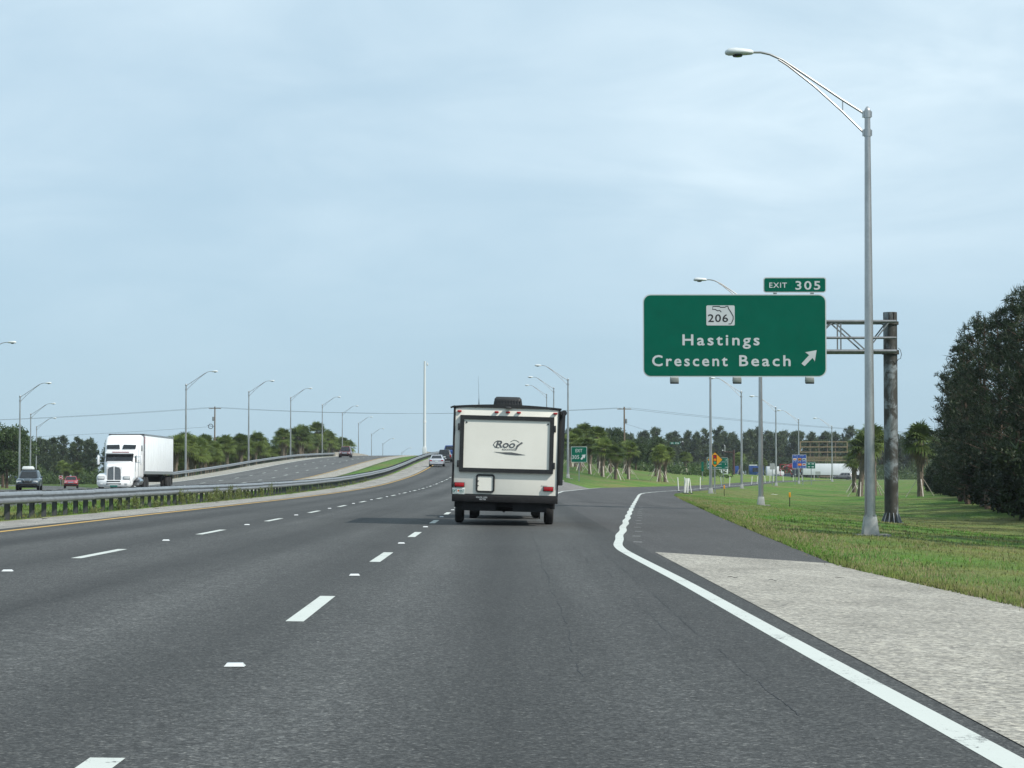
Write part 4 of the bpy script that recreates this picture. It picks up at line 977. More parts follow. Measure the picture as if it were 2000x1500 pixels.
def oak(seed, h, rad, n, leaf, zlo=.32):
    r = np.random.default_rng(seed); m = MB(); th = h*.3
    m.tube([(0,0,-.1),(.05,0,th*.6),(0,.05,th)], [h*.028,h*.022,h*.018], 7)
    pts = []; lobes = []
    for k in range(14):
        a = r.random()*6.283; rr_ = rad*r.uniform(.15,.75); z = h*r.uniform(zlo,.88); zc = (z/h-.55)
        c = np.array([math.cos(a)*rr_*(1-abs(zc)), math.sin(a)*rr_*(1-abs(zc)), z]); lobes.append((c, rad*r.uniform(.28,.48)))
        m.tube([(0,0,th), tuple(c*.6+np.array([0,0,th*.2])), tuple(c)], [.07,.04,.015], 4, False)
    for c, q_ in lobes:
        d = unit(r.normal(0,1,(n//14,3))); pts.append(c + d*q_*r.uniform(.55,1.05,(len(d),1))*np.array([1,1,.8]))
    V, F = blades(np.concatenate(pts), 2, leaf, leaf*.62, .2, r, leaf*.3)
    return m.mesh('trunk'), npmesh('crown', V, F)
def fan_palm(seed, h, nf=34, fl=.85):
    r = np.random.default_rng(seed); m = MB(); bend = r.normal(0,.12,2); tr_ = .20
    ax = lambda f: Vector((bend[0]*f*f, bend[1]*f*f, h*f))
    n = 12; m.tube([ax(k/n)+Vector((0,0,-.15 if k == 0 else 0)) for k in range(n+1)], [tr_*(1.1 if k == 0 else 1)*(1+.10*(k%2))*(1.0 + (.25 if k > 6 else 0)) for k in range(n+1)], 9)
    tr_me = m.mesh('trunk')
    top = np.array(ax(1)); V = []; F = []; Vd = []; Fd = []
    for i in range(nf + 5):
        dead = i >= nf
        a = r.random()*6.283; el = (1.4 - 1.95*(i/nf)**.9 + r.normal(0,.12)) if not dead else -1.15+r.normal(0,.15)
        d = np.array([math.cos(a)*math.cos(el), math.sin(a)*math.cos(el), math.sin(el)]); pet = (.55+.25*r.random())*(1 if not dead else .6)
        side = np.array([-math.sin(a), math.cos(a), 0]); up = np.cross(side, d)*-1; up = up/np.linalg.norm(up); up = up if up[2] > 0 else -up
        hub = top + d*pet*fl + np.array([0,0,-.08*pet]); VV, FF = (Vd, Fd) if dead else (V, F)
        b = len(VV); wv = .022; VV += [top-side*wv, top+side*wv, hub+side*wv*.7, hub-side*wv*.7]; FF += [(b,b+1,b+2),(b,b+2,b+3)]
        nl = 13
        for k in range(nl):
            th = -1.75 + 3.5*k/(nl-1); ln = fl*(1.0-.22*abs(th)/1.75)*r.uniform(.85,1.1)
            dd = d*math.cos(th) + side*math.sin(th); dr = .42 + .25*abs(math.cos(th))
            mid = hub + dd*ln*.55 + up*.05*ln; tip = hub + dd*ln*1.0 - np.array([0,0,dr*ln*.38])
            pw = np.cross(dd, up); pw = pw/np.linalg.norm(pw)*.05*fl
            b = len(VV); VV += [hub, mid-pw, mid+pw, tip]; FF += [(b,b+1,b+2),(b+1,b+3,b+2)]
    return tr_me, npmesh('crown', V, F), npmesh('dead_fronds', Vd, Fd)
def mk_tree(name, label, cat, group, trunk, crown, mt, mc, extra=None):
    t = thing(name, label, cat, (0,0,-500), 0, group)
    obj('trunk', trunk, mt, t); obj('crown', crown, mc, t)
    if extra: obj('dead_fronds', extra, M['palm_dead'], t)
    return t
protos = []
def variants(fn): out_ = fn; protos.extend(out_); return out_
def place(proto, x, y, s=1, label=None, group=None, dz=0, sz=None):
    return clone(proto, (x, y, g(x, y)+dz), rnd.random()*6.28, label, (s, s, sz or s), group)
# --- near pines beside the verge
near = variants([mk_tree('pine_tree','pine','tree','pines', *pine(20+i, 10.8, .05, 3.3, 84, 14, .36, .058, 8, 1.0, (.28,.9,.12)), M['bark'], M['pine']) for i in range(4)])
thin = variants([mk_tree('pine_tree','pine','tree','pines', *pine(30+i, 12.0, .30, 2.6, 46, 13, .36, .055, 6, 1.0, (.3,.8,.10)), M['bark'], M['pine']) for i in range(2)])
nb = [mk_tree('shrub','shrub','shrub','shrubs', *oak(70+i, 3.2, 1.9, 2400, .22, .08), M['bark'], M['shaded_shrub']) for i in range(2)]; protos += nb
npl = [(24.4,101,.92),(27.0,106,1.0),(25.9,112,1.02),(29.5,101,.98),(28.6,116,1.05),(32,110,1.05),(26.8,121,1.0),(31,126,1.02),(28.0,131,.95),(34,120,1.0),(29.0,140,.92),(33.5,135,.98),(30.6,149,.88),(35.5,146,.95),(32.6,159,.86),(37.5,156,.9),(34.6,170,.82),(39.5,168,.85),(37.4,183,.78),(24.9,92,.85),(28.5,94,.9),(33,98,1.0),(36,106,1.0),(41,180,.8),(38,125,1),(26.5,85,.8),(30,80,.9),(34.5,88,.95),(40.6,198,.76),(44,214,.75),(47,230,.75),(44.5,195,.8),(49,212,.8),(52,232,.8),(18.2,50,1.1),(19.2,56,1.15),(18.8,62,1.1),(20.2,68,1.1),(21.6,75,1.0),(24,81,.85),(24,60,1.0)]
nlab = {1:'tallest dark pine at the picture edge, its top cut off', 6:'dark pine standing in front of the tall edge pines, its side branches catching light', 18:'short dark pine at the left end of the roadside pine stand'}
for i, (x, y, s) in enumerate(npl):
    place(near[i % 4], x, y, s*rnd.uniform(.95,1.05), nlab.get(i, 'dark pine in the dense stand beside the mown verge'), 'pines of the roadside stand')
for i, (x, y, s_) in enumerate(((25.2,106,.93),(27.2,117,.98),(27.4,127,.92),(29.6,143,.86),(31.4,154,.82),(33.4,165,.75),(28.6,109,1.05))):
    place(thin[i % 2], x, y, s_, 'slender open-crowned pine at the lit edge of the roadside stand', 'slender edge pines')
for i in range(90):
    f = i/89; y = 84 + f*150 + rnd.uniform(-3,3); x = 23.6 + max(0, y-100)*.158 + 4.5*rnd.random()**1.8
    place(nb[i % 2], x, y, rnd.uniform(.6,1.15), 'dark understorey shrub at the foot of the roadside pines', 'understorey shrubs')
# --- far pines
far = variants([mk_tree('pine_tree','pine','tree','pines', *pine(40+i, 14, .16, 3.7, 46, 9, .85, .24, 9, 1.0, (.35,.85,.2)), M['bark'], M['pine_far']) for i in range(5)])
oaks = variants([mk_tree('broadleaf_tree','tree','tree','trees', *oak(60+i, 9, 4.6, 4200, .38), M['bark'], M['oak']) for i in range(3)])
def far_row(x0, x1, y0, y1, n, s0, s1, label, group, mixo=.12):
    for i in range(n):
        x = x0 + (x1-x0)*(i+rnd.random())/n; y = rnd.uniform(y0, y1)
        if rnd.random() < mixo: place(rnd.choice(oaks), x, y, rnd.uniform(.8,1.2)*s0, 'broad leafy tree mixed into the far pine treeline', 'broadleaf trees of the far treeline')
        else: place(rnd.choice(far), x, y, rnd.uniform(s0, s1), label, group)
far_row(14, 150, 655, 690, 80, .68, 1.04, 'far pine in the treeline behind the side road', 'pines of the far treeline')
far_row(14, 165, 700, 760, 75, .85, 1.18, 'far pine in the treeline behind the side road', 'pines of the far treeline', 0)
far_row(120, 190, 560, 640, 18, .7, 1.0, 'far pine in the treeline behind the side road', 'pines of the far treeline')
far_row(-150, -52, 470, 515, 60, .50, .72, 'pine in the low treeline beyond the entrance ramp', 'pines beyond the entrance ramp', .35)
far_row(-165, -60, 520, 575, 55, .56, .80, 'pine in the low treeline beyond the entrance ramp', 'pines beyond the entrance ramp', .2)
for x, y, s, lb in ((-74.5,325,1.0,'bright green broadleaf tree cut off by the picture edge near the grey SUV'),(-79,342,1.1,'bright green broadleaf tree cut off by the picture edge near the grey SUV'),
                    (-47,400,.85,'dark broadleaf tree in the gap between the two palm clumps'),(-51,418,.95,'dark broadleaf tree in the gap between the two palm clumps'),(-46,425,.75,'dark broadleaf tree in the gap between the two palm clumps'),
                    (13.5,385,.66,'round dark oak rising above the staked palms beside the exit sign'),(18,392,.74,'round dark oak rising above the staked palms beside the exit sign'),(22.5,400,.62,'round dark oak rising above the staked palms beside the exit sign'),(27,420,.7,'low oak behind the staked palms of the gore')):
    place(oaks[int(x*7) % 3], x, y, s, lb, 'broadleaf trees near the road')
# undergrowth under the far trees: one mass of leaves nobody could count
pts = []
for (x0, x1, y0, y1, n, zh) in ((12,170,640,655,3400,6.5),(-150,-58,455,470,2200,4.2),(10,40,400,470,700,1.8),(100,170,600,640,900,3)):
    for i in range(n):
        x = rnd.uniform(x0,x1); y = rnd.uniform(y0,y1); pts.append((x, y, g(x,y) + zh*rnd.random()**1.6*(.6+.4*math.sin(x*.35)*math.sin(x*.13+2))))
V, F = blades(np.array(pts), 10, .75, .3, .5, rng, .5)
tag(obj('undergrowth', npmesh('undergrowth', V, F), M['oak']), 'low green undergrowth along the foot of the far treelines', 'undergrowth', kind='stuff')
# --- palms
palms = variants([mk_tree('palm_tree','palm','tree','palms', *(lambda a: (a[0], a[1]))(fp), M['palm_bark'], M['palm'], fp[2]) for fp in [fan_palm(80+i, 3.2+.22*i, 62, 1.0) for i in range(4)]])
def palm(x, y, s, label, group, stakes=False, sz=None):
    p = place(rnd.choice(palms), x, y, s, label, group, sz=s*rnd.uniform(.88,1.12)); p.rotation_euler[0] = rnd.uniform(-.05,.05); p.rotation_euler[1] = rnd.uniform(-.05,.05)
    if stakes:
        a0 = rnd.random()*6.28
        for k in range(4):
            a = a0 + k*1.571 + rnd.uniform(-.2,.2); rr_ = 1.25/s; zt = 1.35/s
            MB().bar((.2*math.cos(a),.2*math.sin(a),zt),(rr_*math.cos(a),rr_*math.sin(a),-.05),.085/s,.045/s).build('support_stake', M['stake'], p, smooth=0)
    return p
for i in range(40):      # first row beyond the far guardrail
    f = i/39; y = 246 + f*92 + rnd.uniform(-2,2); x = -38.6 - rnd.random()*4.5 - (1.2 if i % 2 else 0)
    palm(x, y, rnd.uniform(1.0,1.25), 'bushy cabbage palm in the first row behind the far guardrail', 'palms behind the far guardrail')
for i in range(36):      # second clump, near the crest
    f = i/35; y = 385 + f*165 + rnd.uniform(-3,3); x = -39 - rnd.random()*5
    palm(x, y, rnd.uniform(1.1,1.5)*(1.15 if .1 < f < .6 else .95), 'cabbage palm in the tall clump near the crest of the oncoming road', 'palms near the crest')
for i in range(9):
    palm(-62-i*4.2+rnd.uniform(-1,1), 395+rnd.uniform(-14,20), rnd.uniform(.75,1.0), 'small palm on the grass behind the red pickup', 'small palms by the entrance ramp')
rpl = [(12.3,262,1.0,'staked palm with leaning trunk at the tip of the gore grass'),(11.0,268,1.16,'tall staked palm with a pale patchy trunk beside the exit sign'),(14.6,276,1.02,'staked palm with yellowing fronds in the middle of the gore group'),
       (9.6,272,.98,'staked palm close behind the exit sign'),(8.7,284,1.05,'staked palm close behind the exit sign'),(7.9,300,1.15,'palm partly hidden behind the exit sign post'),(9.0,312,1.2,'palm partly hidden behind the exit sign post'),
       (18.4,276,.92,'left one of the pair of close-standing staked palms on the gore grass'),(19.3,278,.95,'right one of the pair of close-standing staked palms on the gore grass'),(11.7,292,1.1,'palm in the crowded middle of the gore group'),
       (13.4,300,1.05,'palm in the crowded middle of the gore group'),(10.3,322,1.3,'palm at the back of the gore group below the oak'),(13,330,1.2,'palm at the back of the gore group below the oak'),(16.5,318,.9,'palm right of the utility pole in the gore group'),
       (21.5,330,.9,'palm right of the utility pole in the gore group'),(32.5,412,.95,'lone small staked palm left of the white tubes'),(37.5,470,.95,'small palm under the traffic signals'),(46,505,.9,'small palm under the traffic signals'),(50.5,488,1.15,'yellow-green palm above the blue truck'),(58,512,1.0,'dark palm in front of the white box truck')]
for x, y, s, lb in rpl: palm(x, y, s, lb, 'staked palms of the gore', True)
for x, y, s, lb in ((35.2,190,1.30,'largest staked palm, between the sign post and the pines'),(36.3,221,1.36,'staked palm seen between the near lamp post and the sign post'),(34.6,219,1.28,'staked palm half hidden behind the near lamp post'),(41.3,266,1.18,'staked palm leaning over the lawn, left of the near lamp post')):
    palm(x, y, s, lb, 'staked palms by the pines', True)
for p in protos:
    for c in list(p.children): bpy.data.objects.remove(c)
    bpy.data.objects.remove(p)

# ------------------------------------------------------------------ grass blades, weeds
def blades_on(n, fx, fy, hmin, hmax, w0, name, label, mat, seed, dscale=30, up=1.6):
    r = np.random.default_rng(seed); X_ = []; 
    for i in range(n):
        y = fy(r); x = fx(r, y); X_.append((x, y, g(x, round(y*2)/2) - .01))
    X_ = np.array(X_); d = unit(r.normal(0,.55,(n,3)) + np.array([0,0,up])); p = unit(np.cross(d, r.normal(0,1,(n,3)))); k = (X_[:,1:2]/dscale).clip(.6,2.2); fade = (1.15 - X_[:,1:2]/260).clip(.25,1)
    h = r.uniform(hmin,hmax,(n,1))*(.75+.25*k)*fade; w_ = w0*k*r.uniform(.6,1.3,(n,1))
    nrm = np.cross(p, d); p = np.where(nrm[:,1:2] > 0, -p, p)      # blades all face the road
    V = np.stack([X_-p*w_/2, X_+p*w_/2, X_+d*h], 1).reshape(-1,3); me = npmesh(name, V, np.arange(len(V)).reshape(-1,3))
    me.polygons.foreach_set('use_smooth', [True]*len(me.polygons))
    nv = unit(np.array([0,-.35,1.0]) + r.normal(0,.25,(len(V)//3,3))); me.normals_split_custom_set_from_vertices(np.repeat(nv,3,0).tolist())
    return tag(obj(name, me, mat), label, 'grass', kind='stuff')
fy = lambda r: 18 + 230*r.random()**2.4
blades_on(120000, lambda r, y: e_(y) + .01 + 20*r.random()**1.8, fy, .03, .085, .013, 'verge_grass', 'short tufted grass of the mown verge beside the shoulder', M['grass'], 3)
blades_on(9000, lambda r, y: e_(y) - .06 + .30*r.random()**2, lambda r: 18+110*r.random()**1.5, .04, .12, .02, 'edge_grass', 'ragged grass creeping over the edge of the pavement', M['grass'], 5)
blades_on(16000, lambda r, y: -18 + 5.1*r.random(), lambda r: 40+120*r.random()**1.4, .06, .2, .03, 'median_grass', 'rough grass of the median behind the guardrail', M['grass'], 4, 60)
M['dry'] = leafmat('dry_grass', (.17, .145, .075), (.30, .26, .14), .3, 3)
blades_on(10000, lambda r, y: e_(y) - .05 + 1.6*r.random()**2.2, lambda r: 18+120*r.random()**1.6, .03, .10, .013, 'dry_edge_grass', 'dry straw-coloured grass along the edge of the shoulder', M['dry'], 6)
blades_on(4500, lambda r, y: e_(y) + 11*r.random() + .4*math.sin(y*1.7), lambda r: 20+100*r.random()**1.8, .04, .11, .012, 'dry_tufts', 'scattered dry straws over the mown verge', M['dry'], 8)
def weed(x, y, h, n, label):
    r = np.random.default_rng(int(x*100+y*31) % 99991); t = thing('weed', label, 'plant', (x, y, g(x, y)-.01), 0, 'weeds under the guardrail'); m = MB(); L_2 = []
    for k in range(n):
        a = r.random()*6.28; b = Vector((r.normal(0,.10),r.normal(0,.25),0)); tp = b + Vector((math.cos(a)*.15*h, math.sin(a)*.2*h, h*r.uniform(.6,1.05)))
        m.tube([b, b.lerp(tp,.5)+Vector((0,0,.04)), tp], .006, 3, False)
        for q_ in range(5): L_2.append(tuple(b.lerp(tp, .15+.85*r.random())))
    m.build('stems', M['weed'], t); V, F = blades(np.array(L_2), 3, .12, .03, .6, r, .03); obj('leaves', npmesh('leaves', V, F), M['weed'], t)
for x, y, h, n in ((-12.75,72,.34,8),(-12.7,74.5,.42,10),(-12.72,85,.62,14),(-12.7,87,.5,10),(-12.75,92.5,.5,12),(-12.74,95,.62,14),(-12.72,97.5,.5,12),(-12.75,100,.72,12),(-12.73,103,.5,12),(-12.74,106,.42,10),(-12.75,112,.5,12),(-12.75,116,.75,8),(-12.72,67,.22,7),(-12.74,79,.28,8)):
    weed(x, y, h, n, 'green weed clump growing through the foot of the median guardrail')
for i in range(10): weed(-12.7, 125+i*7.5+rnd.uniform(-2,2), rnd.uniform(.2,.4), 6, 'low weed at the foot of the guardrail up the road')

# ------------------------------------------------------------------ signs, signals and small things by the ramp
def sign_post(name, label, x, y, z0, z1, wd, cat='road sign', posts=(0,), group=None, pw=.06):
    zb = g(x, y); t = thing(name, label, cat, (x, y, zb), 0, group)
    for p in posts: MB().bar((p,0.02,-.2),(p,.02,z1-zb-.1),pw).build('post', M['galv'], t, smooth=0)
    return t, zb
x, y = 7.0, 230; q2 = y/4300
t, zb = sign_post('exit_sign', 'small green EXIT 305 gore sign with slanting arrow', x, y, 0, 1.17+(931-873)*q2, 1, posts=(0,), pw=.09)
zs = 1.17 - zb
z0, z1 = zs+(931-903)*q2, zs+(931-872.5)*q2
p = panel('sign_panel', -.83, .83, z0, z1, -.05, -.02, .08, M['sign_white'], t); panel('green_field', -.79,.79,z0+.04,z1-.04,-.058,-.05,.06,M['sign_green'],p)
lettering('EXIT', -.36, z0+1.05, .70, .36, -.064, M['sign_white'], p, 1.05, .0); lettering('305', -.73, z0+.35, .74, .42, -.064, M['sign_white'], p, 1.1, .0)
poly('arrow', [(.15,z0+.36),(.27,z0+.24),(.50,z0+.50),(.59,z0+.40),(.68,z0+.82),(.26,z0+.76),(.37,z0+.66)], -.066, -.062, M['sign_white'], p)
def diamond(label, x, y, zc, half, group):
    t, zb = sign_post('warning_sign', label, x, y, 0, zc, 1, group=group, pw=.08); c = zc - zb
    p = poly('sign_panel', [(0,c-half),(half,c),(0,c+half),(-half,c)], -.05, -.02, M['sign_black'], t); f = half*.955
    poly('yellow_field', [(0,c-f),(f,c),(0,c+f),(-f,c)], -.056, -.05, M['sign_yellow'], p)
    k = half/.66; MB().box((0,-.06,c),(.30*k,.012,.84*k)).build('signal_symbol', M['sign_black'], p)
    for dz, mt in ((.26,'red'),(0,'amber'),(-.26,'green_dot')): MB().lathe([(.001,-.072),(.115*k,-.072),(.115*k,-.066),(.001,-.066)], 14, 'y', (0,0,c+dz*k)).build('signal_dot', M[mt], p, smooth=0)
diamond('yellow diamond signal-ahead sign beside a lamp post, in front of a green sign', 17.5, 190, 1.17+(931-898)*190/4300, .66, 'signal-ahead signs')
diamond('second yellow diamond sign mostly hidden behind the lamp post', 23.15, 252, 1.17+(931-897)*252/4300, .70, 'signal-ahead signs')
def board(name, label, px0, px1, py0, py1, y, mat, posts, border=True, field=None):
    q_ = y/4300; xc = ((px0+px1)/2-1000)*q_; hw_ = (px1-px0)/2*q_; zt = 1.17+(931-py0)*q_; zl = 1.17+(931-py1)*q_
    t, zb = sign_post(name, label, xc, y, zl, zt, hw_, posts=tuple(p*hw_ for p in posts), pw=.09)
    p = panel('sign_panel', -hw_, hw_, zl-zb, zt-zb, -.06, -.03, .06, M['sign_white'] if border else mat, t)
    if border: panel('field', -hw_+.04, hw_-.04, zl-zb+.04, zt-zb-.04, -.066, -.06, .04, mat, p)
    return t, p, hw_, zl-zb, zt-zb
t, p, hw_, a, b = board('guide_sign', 'wide green destination sign behind the yellow diamond sign', 1380.5, 1421.5, 894, 916.5, 330, M['sign_green'], (-.6,.55))
MB().box((0,-.07,a+(b-a)*.63),(hw_*1.96,.006,.035)).build('divider', M['sign_white'], p)
for zf, txt, n in ((.76,'Hastings','18'),(.40,'Crescent Beach','6'),(.12,'St Augustine','15')):
    lettering(txt, -hw_*.62, a+(b-a)*zf, hw_*1.0, .17, -.074, M['sign_white'], p, 1.05, .01); lettering(n, hw_*.72, a+(b-a)*zf, .16*len(n), .17, -.074, M['sign_white'], p, 1.05, .01)
for zf in (.45,.17): poly('arrow', [(-hw_*.92,a+(b-a)*zf),(-hw_*.82,a+(b-a)*zf+.12),(-hw_*.82,a+(b-a)*zf+.05),(-hw_*.7,a+(b-a)*zf+.05),(-hw_*.7,a+(b-a)*zf-.05),(-hw_*.82,a+(b-a)*zf-.05),(-hw_*.82,a+(b-a)*zf-.12)], -.076, -.072, M['sign_white'], p)
t, p, hw_, a, b = board('services_sign', 'blue services sign with small food and lodging panels', 1547, 1574.5, 888, 915, 330, M['sign_blue'], (-.6,.5))
MB().box((-hw_*.30,-.07,(a+b)/2),(.03,.006,(b-a)*.95)).build('divider', M['sign_white'], p)
H_ = b-a
cols = [(-.64,.66,.25,'sign_white','orange'),(.05,.66,.23,'sign_yellow','sign_black'),(.68,.66,.25,'sign_white','sign_black'),(.05,.28,.26,'orange','sign_yellow'),(.68,.28,.26,'sign_white','red')]
for fx, fz, sw, c1_, c2_ in cols:
    lp_ = MB().box((hw_*fx,-.075,a+H_*fz),(hw_*sw*2,.014,H_*.16)).build('logo_panel', M[c1_], p); MB().box((hw_*fx,-.085,a+H_*fz),(hw_*sw*1.5,.006,H_*.07)).build('logo_print', M[c2_], lp_)
    for s in (-.5,.45): MB().box((hw_*(fx+s*sw*1.2),-.072,a+H_*(fz-.18)),(hw_*sw*.55,.006,H_*.035)).build('arrow_text', M['sign_white'], p)
lettering('GAS', -hw_*.82, a+H_*.89, hw_*.38, .13, -.074, M['sign_white'], p, 1.05, .01); lettering('FOOD', hw_*.1, a+H_*.89, hw_*.5, .13, -.074, M['sign_white'], p, 1.05, .01)
t, p, hw_, a, b = board('guide_sign', 'small green sign with two arrows tucked behind the blue services sign', 1574, 1592, 902.5, 915.5, 345, M['sign_green'], (0.1,))
for zf in (.72,.28):
    c = a+(b-a)*zf; poly('arrow', [(hw_*.75,c),(hw_*.45,c+.13),(hw_*.45,c+.05),(hw_*.15,c+.05),(hw_*.15,c-.05),(hw_*.45,c-.05),(hw_*.45,c-.13)], -.076, -.072, M['sign_white'], p)
    MB().box((-hw_*.4,-.07,c),(hw_*.5,.006,.12)).build('print', M['sign_white'], p)
board('sign_back', 'small plain grey sign panel left of a ramp lamp post', 1503, 1513, 905, 917, 300, M['sign_green_back'], (0,), False)
board('side_sign', 'narrow dark green sign seen almost edge-on below the traffic signals', 1369.5, 1374, 902, 920.5, 330, M['sign_green'], (0,), False)
board('information_sign', 'small grey square sign low in front of the long white trailer', 1592, 1602, 921, 928, 520, M['sign_green_back'], (0,), False)
# do-not-enter sign of the entrance ramp
y = 300; x = (119.4-1000)*y/4300
t, zb = sign_post('do_not_enter_sign', 'red and white do-not-enter sign left of the red pickup', x, y, 0, 1.17+(931-929)*y/4300, 1)
c = 1.17 - (932.5-931)*y/4300 - zb
MB().box((0,-.04,c),(.50,.02,.50)).build('sign_panel', M['sign_white'], t); MB().lathe([(.001,-.062),(.23,-.062),(.23,-.052),(.001,-.052)], 18, 'y', (0,0,c)).build('red_disc', M['red'], t, smooth=0); MB().box((0,-.07,c),(.34,.012,.09)).build('white_bar', M['sign_white'], t)
# utility markers in the lawn
for px, y, py, lb in ((1414,168,948,'yellow-topped utility marker on a dark stake beside the yellow diamond sign'),(1541.6,126,962,'short yellow utility marker alone in the middle of the lawn')):
    x = (px-1000)*y/4300; zb = g(x, y); h = max(.55, 1.17-(py-931)*y/4300 - zb); t = thing('utility_marker', lb, 'marker post', (x, y, zb), 0, 'utility markers')
    MB().bar((0,0,-.1),(0,0,h-.1),.04).build('stake', M['steel_dark'], t); MB().box((0,-.02,h-.13),(.11,.03,.28)).build('yellow_plate', M['sign_yellow'], t, .01)
# white flexible delineator tubes
tubes = [(13.28,170,.05,.9),(13.40,170.4,-.02,.6),(13.52,169.6,.02,-.5),(13.62,171,.06,.4),(14.0,172,-.14,.4),(13.45,170.9,.08,.1)]
tubes += [(R_(yy)+1.35, yy, rnd.uniform(-.12,.12), rnd.uniform(-.1,.1)) for yy in (183,190,205,225,238,250,270,290,306,318,334,352,366,380,395,410,430,450,470)]
for i, (x, y, a1, a2) in enumerate(tubes):
    t = thing('delineator_tube', 'white flexible tube in the tight cluster at the start of the ramp curve' if i < 6 else 'white flexible tube in the row along the outer edge of the ramp', 'marker post', (x, y, g(x, y)), 0, 'tubes clustered at the ramp start' if i < 6 else 'tubes lining the ramp')
    t.rotation_euler = (a2*.2, a1, 0); MB().lathe([(.038,0),(.038,1.15),(.02,1.2),(0.001,1.2)], 8).build('tube', M['white_tube'], t); MB().lathe([(.12,-.02),(.12,.04),(.05,.07)], 8).build('base', M['black_plastic'], t)
# signals
def mast(label, x, y, h, reach, heads, text=None):
    zb = g(x, y); t = thing('traffic_signal', label, 'traffic signal', (x, y, zb), 0, 'signals at the side road'); MB().lathe([(.30,0),(.22,h)], 12).build('pole', M['brown'], t)
    MB().tube([(0,0,h-.55),(-reach*.6,0,h-.45),(-reach,0,h-.4)], [.14,.10,.07], 8).build('mast_arm', M['brown'], t)
    for hx in heads:
        hd = MB().box((-hx,-.2,h-.45),(.42,.25,1.25)).build('signal_head', M['black_plastic'], t, .02)
        for k in range(3): MB().lathe([(.001,-.34),(.13,-.36),(.14,-.42),(.001,-.36)], 10, 'y', (-hx,0,h-.06-.38*k)).build('lamp_visor', M['lens'] if k == 0 else M['steel_dark'], hd)
    return t, h
t, h = mast('brown traffic signal mast at the end of the ramp', 48.3, 480, 5.4, 2.9, (2.4,)); MB().tube([(-1.9,0,h-.4),(-1.9,0,h+.9),(-2.1,0,h+1.1)], .05, 6).build('camera_bracket', M['lamp_grey'], t)
t, h = mast('brown traffic signal mast half hidden by the twin palms, carrying the street name sign', 32.0, 480, 6.1, -5.6, (-1.7,-5.2))
MB().box((3.5,-.16,h-.42),(2.2,.04,.5)).build('street_name_sign', M['sign_green'], t); lettering('SR 206', 2.6, h-.58, 1.8, .32, -.19, M['sign_white'], t, 1.1, .015)
t = thing('signal_cabinet', 'grey signal control cabinet near the foot of the brown mast', 'cabinet', (46.2,478,g(46.2,478))); MB().box((0,0,.85),(1.3,.7,1.7)).build('housing', M['lamp_grey'], t, .04); MB().box((0,-.36,.85),(1.1,.03,1.5)).build('door', M['lamp_grey'], t, .01)
# billboard frame
y = 622; q_ = y/4300; x0, x1 = 563*q_, 654.5*q_
t = thing('billboard_frame', 'bare timber billboard frame with no panels, standing behind the long white trailer', 'billboard', ((x0+x1)/2, y, g((x0+x1)/2, y))); hw_ = (x1-x0)/2; zz_ = lambda py: 1.17+(931-py)*q_ - t.location.z
for py in (863,873,883,893,896.5,900): MB().box((0,0,zz_(py)),(hw_*2,.15,.2)).build('rail', M['frame_wood'], t)
for f in (-1,-.58,-.2,.16,.5,1): MB().bar((hw_*f,.2 if abs(f) < 1 else 0,0 if abs(f) < 1 else zz_(884)),(hw_*f,.2 if abs(f) < 1 else 0,zz_(862.5)),.22).build('upright', M['wood'] if abs(f) < 1 else M['frame_wood'], t)
# big vehicles on the side road
def box_truck(name, label, x, y, L, z0, z1, mat, parts, cat='truck', W=2.5):
    zb = .46; t = thing(name, label, cat, (x, y, zb)); b = MB().box((0,0,(z0+z1)/2),(L,W,z1-z0)).build('box', mat, t, .05)
    MB().box((0,0,z0-.12),(L*.96,1.0,.25)).build('chassis', M['steel_dark'], t)
    for wx in parts:
        for s in (-1,1): w_ = wheel('wheel', 0, 0, .5, .28, t, s); w_.location = (wx, s*(W/2-.2), .5); w_.rotation_euler = (0,0,pi/2)
    return t, b
t, b = box_truck('semi_trailer', 'long white semi trailer parked across the end of the ramp behind the grey crossover', 83.8, 575, 16.2, 1.15, 4.1, M['trailer_white'], (-6.6,-5.3,5.6,6.9))
for k in range(13): MB().box((-7.3+k*1.22,-1.262,2.6),(.03,.02,2.8)).build('panel_seam', M['trailer_white'], b)
MB().box((8.7,0,2.0),(1.9,2.3,2.6)).build('cab', C['navy'], t, .15)
MB().box((0,-1.1,.85),(7,.06,.5)).build('side_skirt', M['wood'], t)
t, b = box_truck('box_truck', 'blue truck body with a dark side window between the ramp lamps', 63.9, 577, 3.8, .95, 3.7, C['blue'], (-1.2,1.2)); MB().box((.1,-1.262,2.5),(2.2,.03,1.1)).build('side_window', M['glass'], b); MB().box((0,-1.26,3.72),(3.8,.06,.2)).build('white_roof_band', M['trailer_white'], b); MB().box((0,-1.27,1.0),(3.8,.06,.2)).build('white_sill_band', M['trailer_white'], b)
t, b = box_truck('blue_trailer', 'small blue trailer beside the brown signal mast', 58.9, 577, 1.6, .95, 3.5, C['blue'], (0,)); MB().box((0,-1.27,1.0),(1.6,.06,.2)).build('white_sill_band', M['trailer_white'], b)
t, b = box_truck('box_truck', 'white box truck behind the dark palm, right of the blue truck', 68.4, 579, 3.2, .9, 3.4, M['trailer_white'], (-1,1)); MB().box((2.3,0,1.3),(1.3,2.2,1.5)).build('cab', M['trailer_white'], t, .2)
t, b = box_truck('box_truck', 'white box truck below the wide green sign', 55.0, 577, 2.0, .9, 3.1, M['trailer_white'], (-.5,.5)); MB().box((-1.5,0,1.2),(1.0,2.2,1.3)).build('cab', M['trailer_white'], t, .2)
t = thing('car_carrier', 'red car carrier rig behind the dark blue car', 'truck', (74.6,576,.46))
for z_ in (1.0,2.7,3.9): MB().box((0,-1.1,z_),(9.5,.12,.16)).build('deck_rail', C['red'], t)
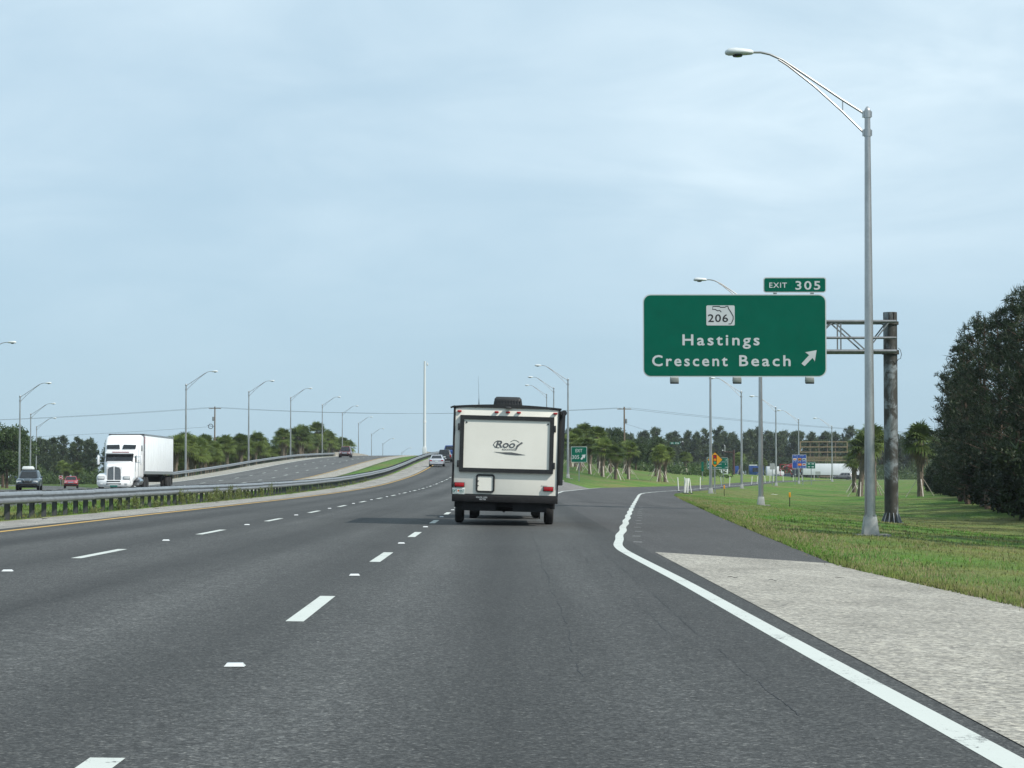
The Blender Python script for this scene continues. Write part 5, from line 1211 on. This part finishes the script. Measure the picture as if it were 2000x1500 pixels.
for k in range(8): MB().box((-4.6+k*1.31,-1.1,2.4),(.12,.12,3.0)).build('stanchion', C['red'], t)
for k in range(7): MB().bar((-4.6+k*1.31,-1.1,1.0 if k % 2 else 2.7),(-3.3+k*1.31,-1.1,2.7 if k % 2 else 1.0),.1).build('diagonal', C['red'] if k % 2 else M['trailer_white'], t)
MB().box((0,0,2.65),(9.5,2.2,.1)).build('upper_deck', M['steel_dark'], t); MB().box((0,0,.95),(9.5,2.2,.12)).build('lower_deck', M['steel_dark'], t)
for wx in (-3.5,-2.3,3.4):
    w_ = wheel('wheel', 0,0,.48,.28,t,1); w_.location = (wx,-1.0,.48); w_.rotation_euler = (0,0,pi/2)
car('sedan', 'red car riding on the upper deck of the car carrier', 'car', (73.0,575.6,3.16), pi*.5, C['red'], 'sedan', 1.8, 4.4, 1.42, group='cars on the carrier')
car('sedan', 'dark car riding on the lower deck of the car carrier', 'car', (76.5,575.6,1.47), pi*.5, C['black'], 'sedan', 1.8, 4.4, 1.42, group='cars on the carrier')
# scraps on the shoulders
def scrap(x, y, L, label, mat, curl=.05, rot=0.0):
    t = MB(); pts = [(L*(k/6-.5)*math.cos(rot), L*(k/6-.5)*math.sin(rot), .02+curl*math.sin(k*1.1)*.5+curl*.5) for k in range(7)]
    t.tube(pts, [.002+.02*L*a for a in (.1,.9,1.1,.8,1.2,.7,.1)], 5); o = t.build('tyre_scrap', mat, None); o.scale = (1,1,.7); o.location = (x, y, g(x, y)); tag(o, label, 'debris', 'scraps on the shoulders')
scrap(-12.15,57.0,.36,'black curled tyre strip on the median shoulder by the guardrail', M['rubber'])
scrap(-12.0,56.3,.12,'tiny dark scrap just below the curled tyre strip', M['rubber'])
scrap(-11.8,73,.25,'small dark scrap on the median shoulder near the first weeds', M['rubber'])
scrap(-12.1,90,.3,'dark scrap on the median shoulder under the weeds', M['rubber'])
scrap(2.62,26.2,.13,'thin dark rubber sliver near the inner edge of the concrete shoulder', M['rubber'], .02)
scrap(3.05,25.8,.12,'thin dark rubber sliver on the concrete shoulder', M['rubber'], .02, .3)
scrap(4.05,27.3,.12,'thin dark rubber sliver on the concrete shoulder towards the grass', M['rubber'], .015, .1)
scrap(24.4,205,.9,'pale stick lying on the lawn near the ramp', M['white_tube'], .05, .6)

# ------------------------------------------------------------------ thin warm-day haze
hm = bpy.data.materials.new('haze'); hm.use_nodes = True; hn = hm.node_tree; hn.nodes.clear()
ho = hn.nodes.new('ShaderNodeOutputMaterial'); hv = hn.nodes.new('ShaderNodeVolumePrincipled')
hv.inputs['Color'].default_value = (.86, .92, 1, 1); hv.inputs['Density'].default_value = .00010; hv.inputs['Anisotropy'].default_value = .2
hn.links.new(hv.outputs[0], ho.inputs['Volume'])
hb = MB().box((0, 3010, 10.2), (8200, 6100, 24)).build('haze', hm, smooth=0); tag(hb, 'thin pale haze in the air over the road', 'haze', kind='stuff')
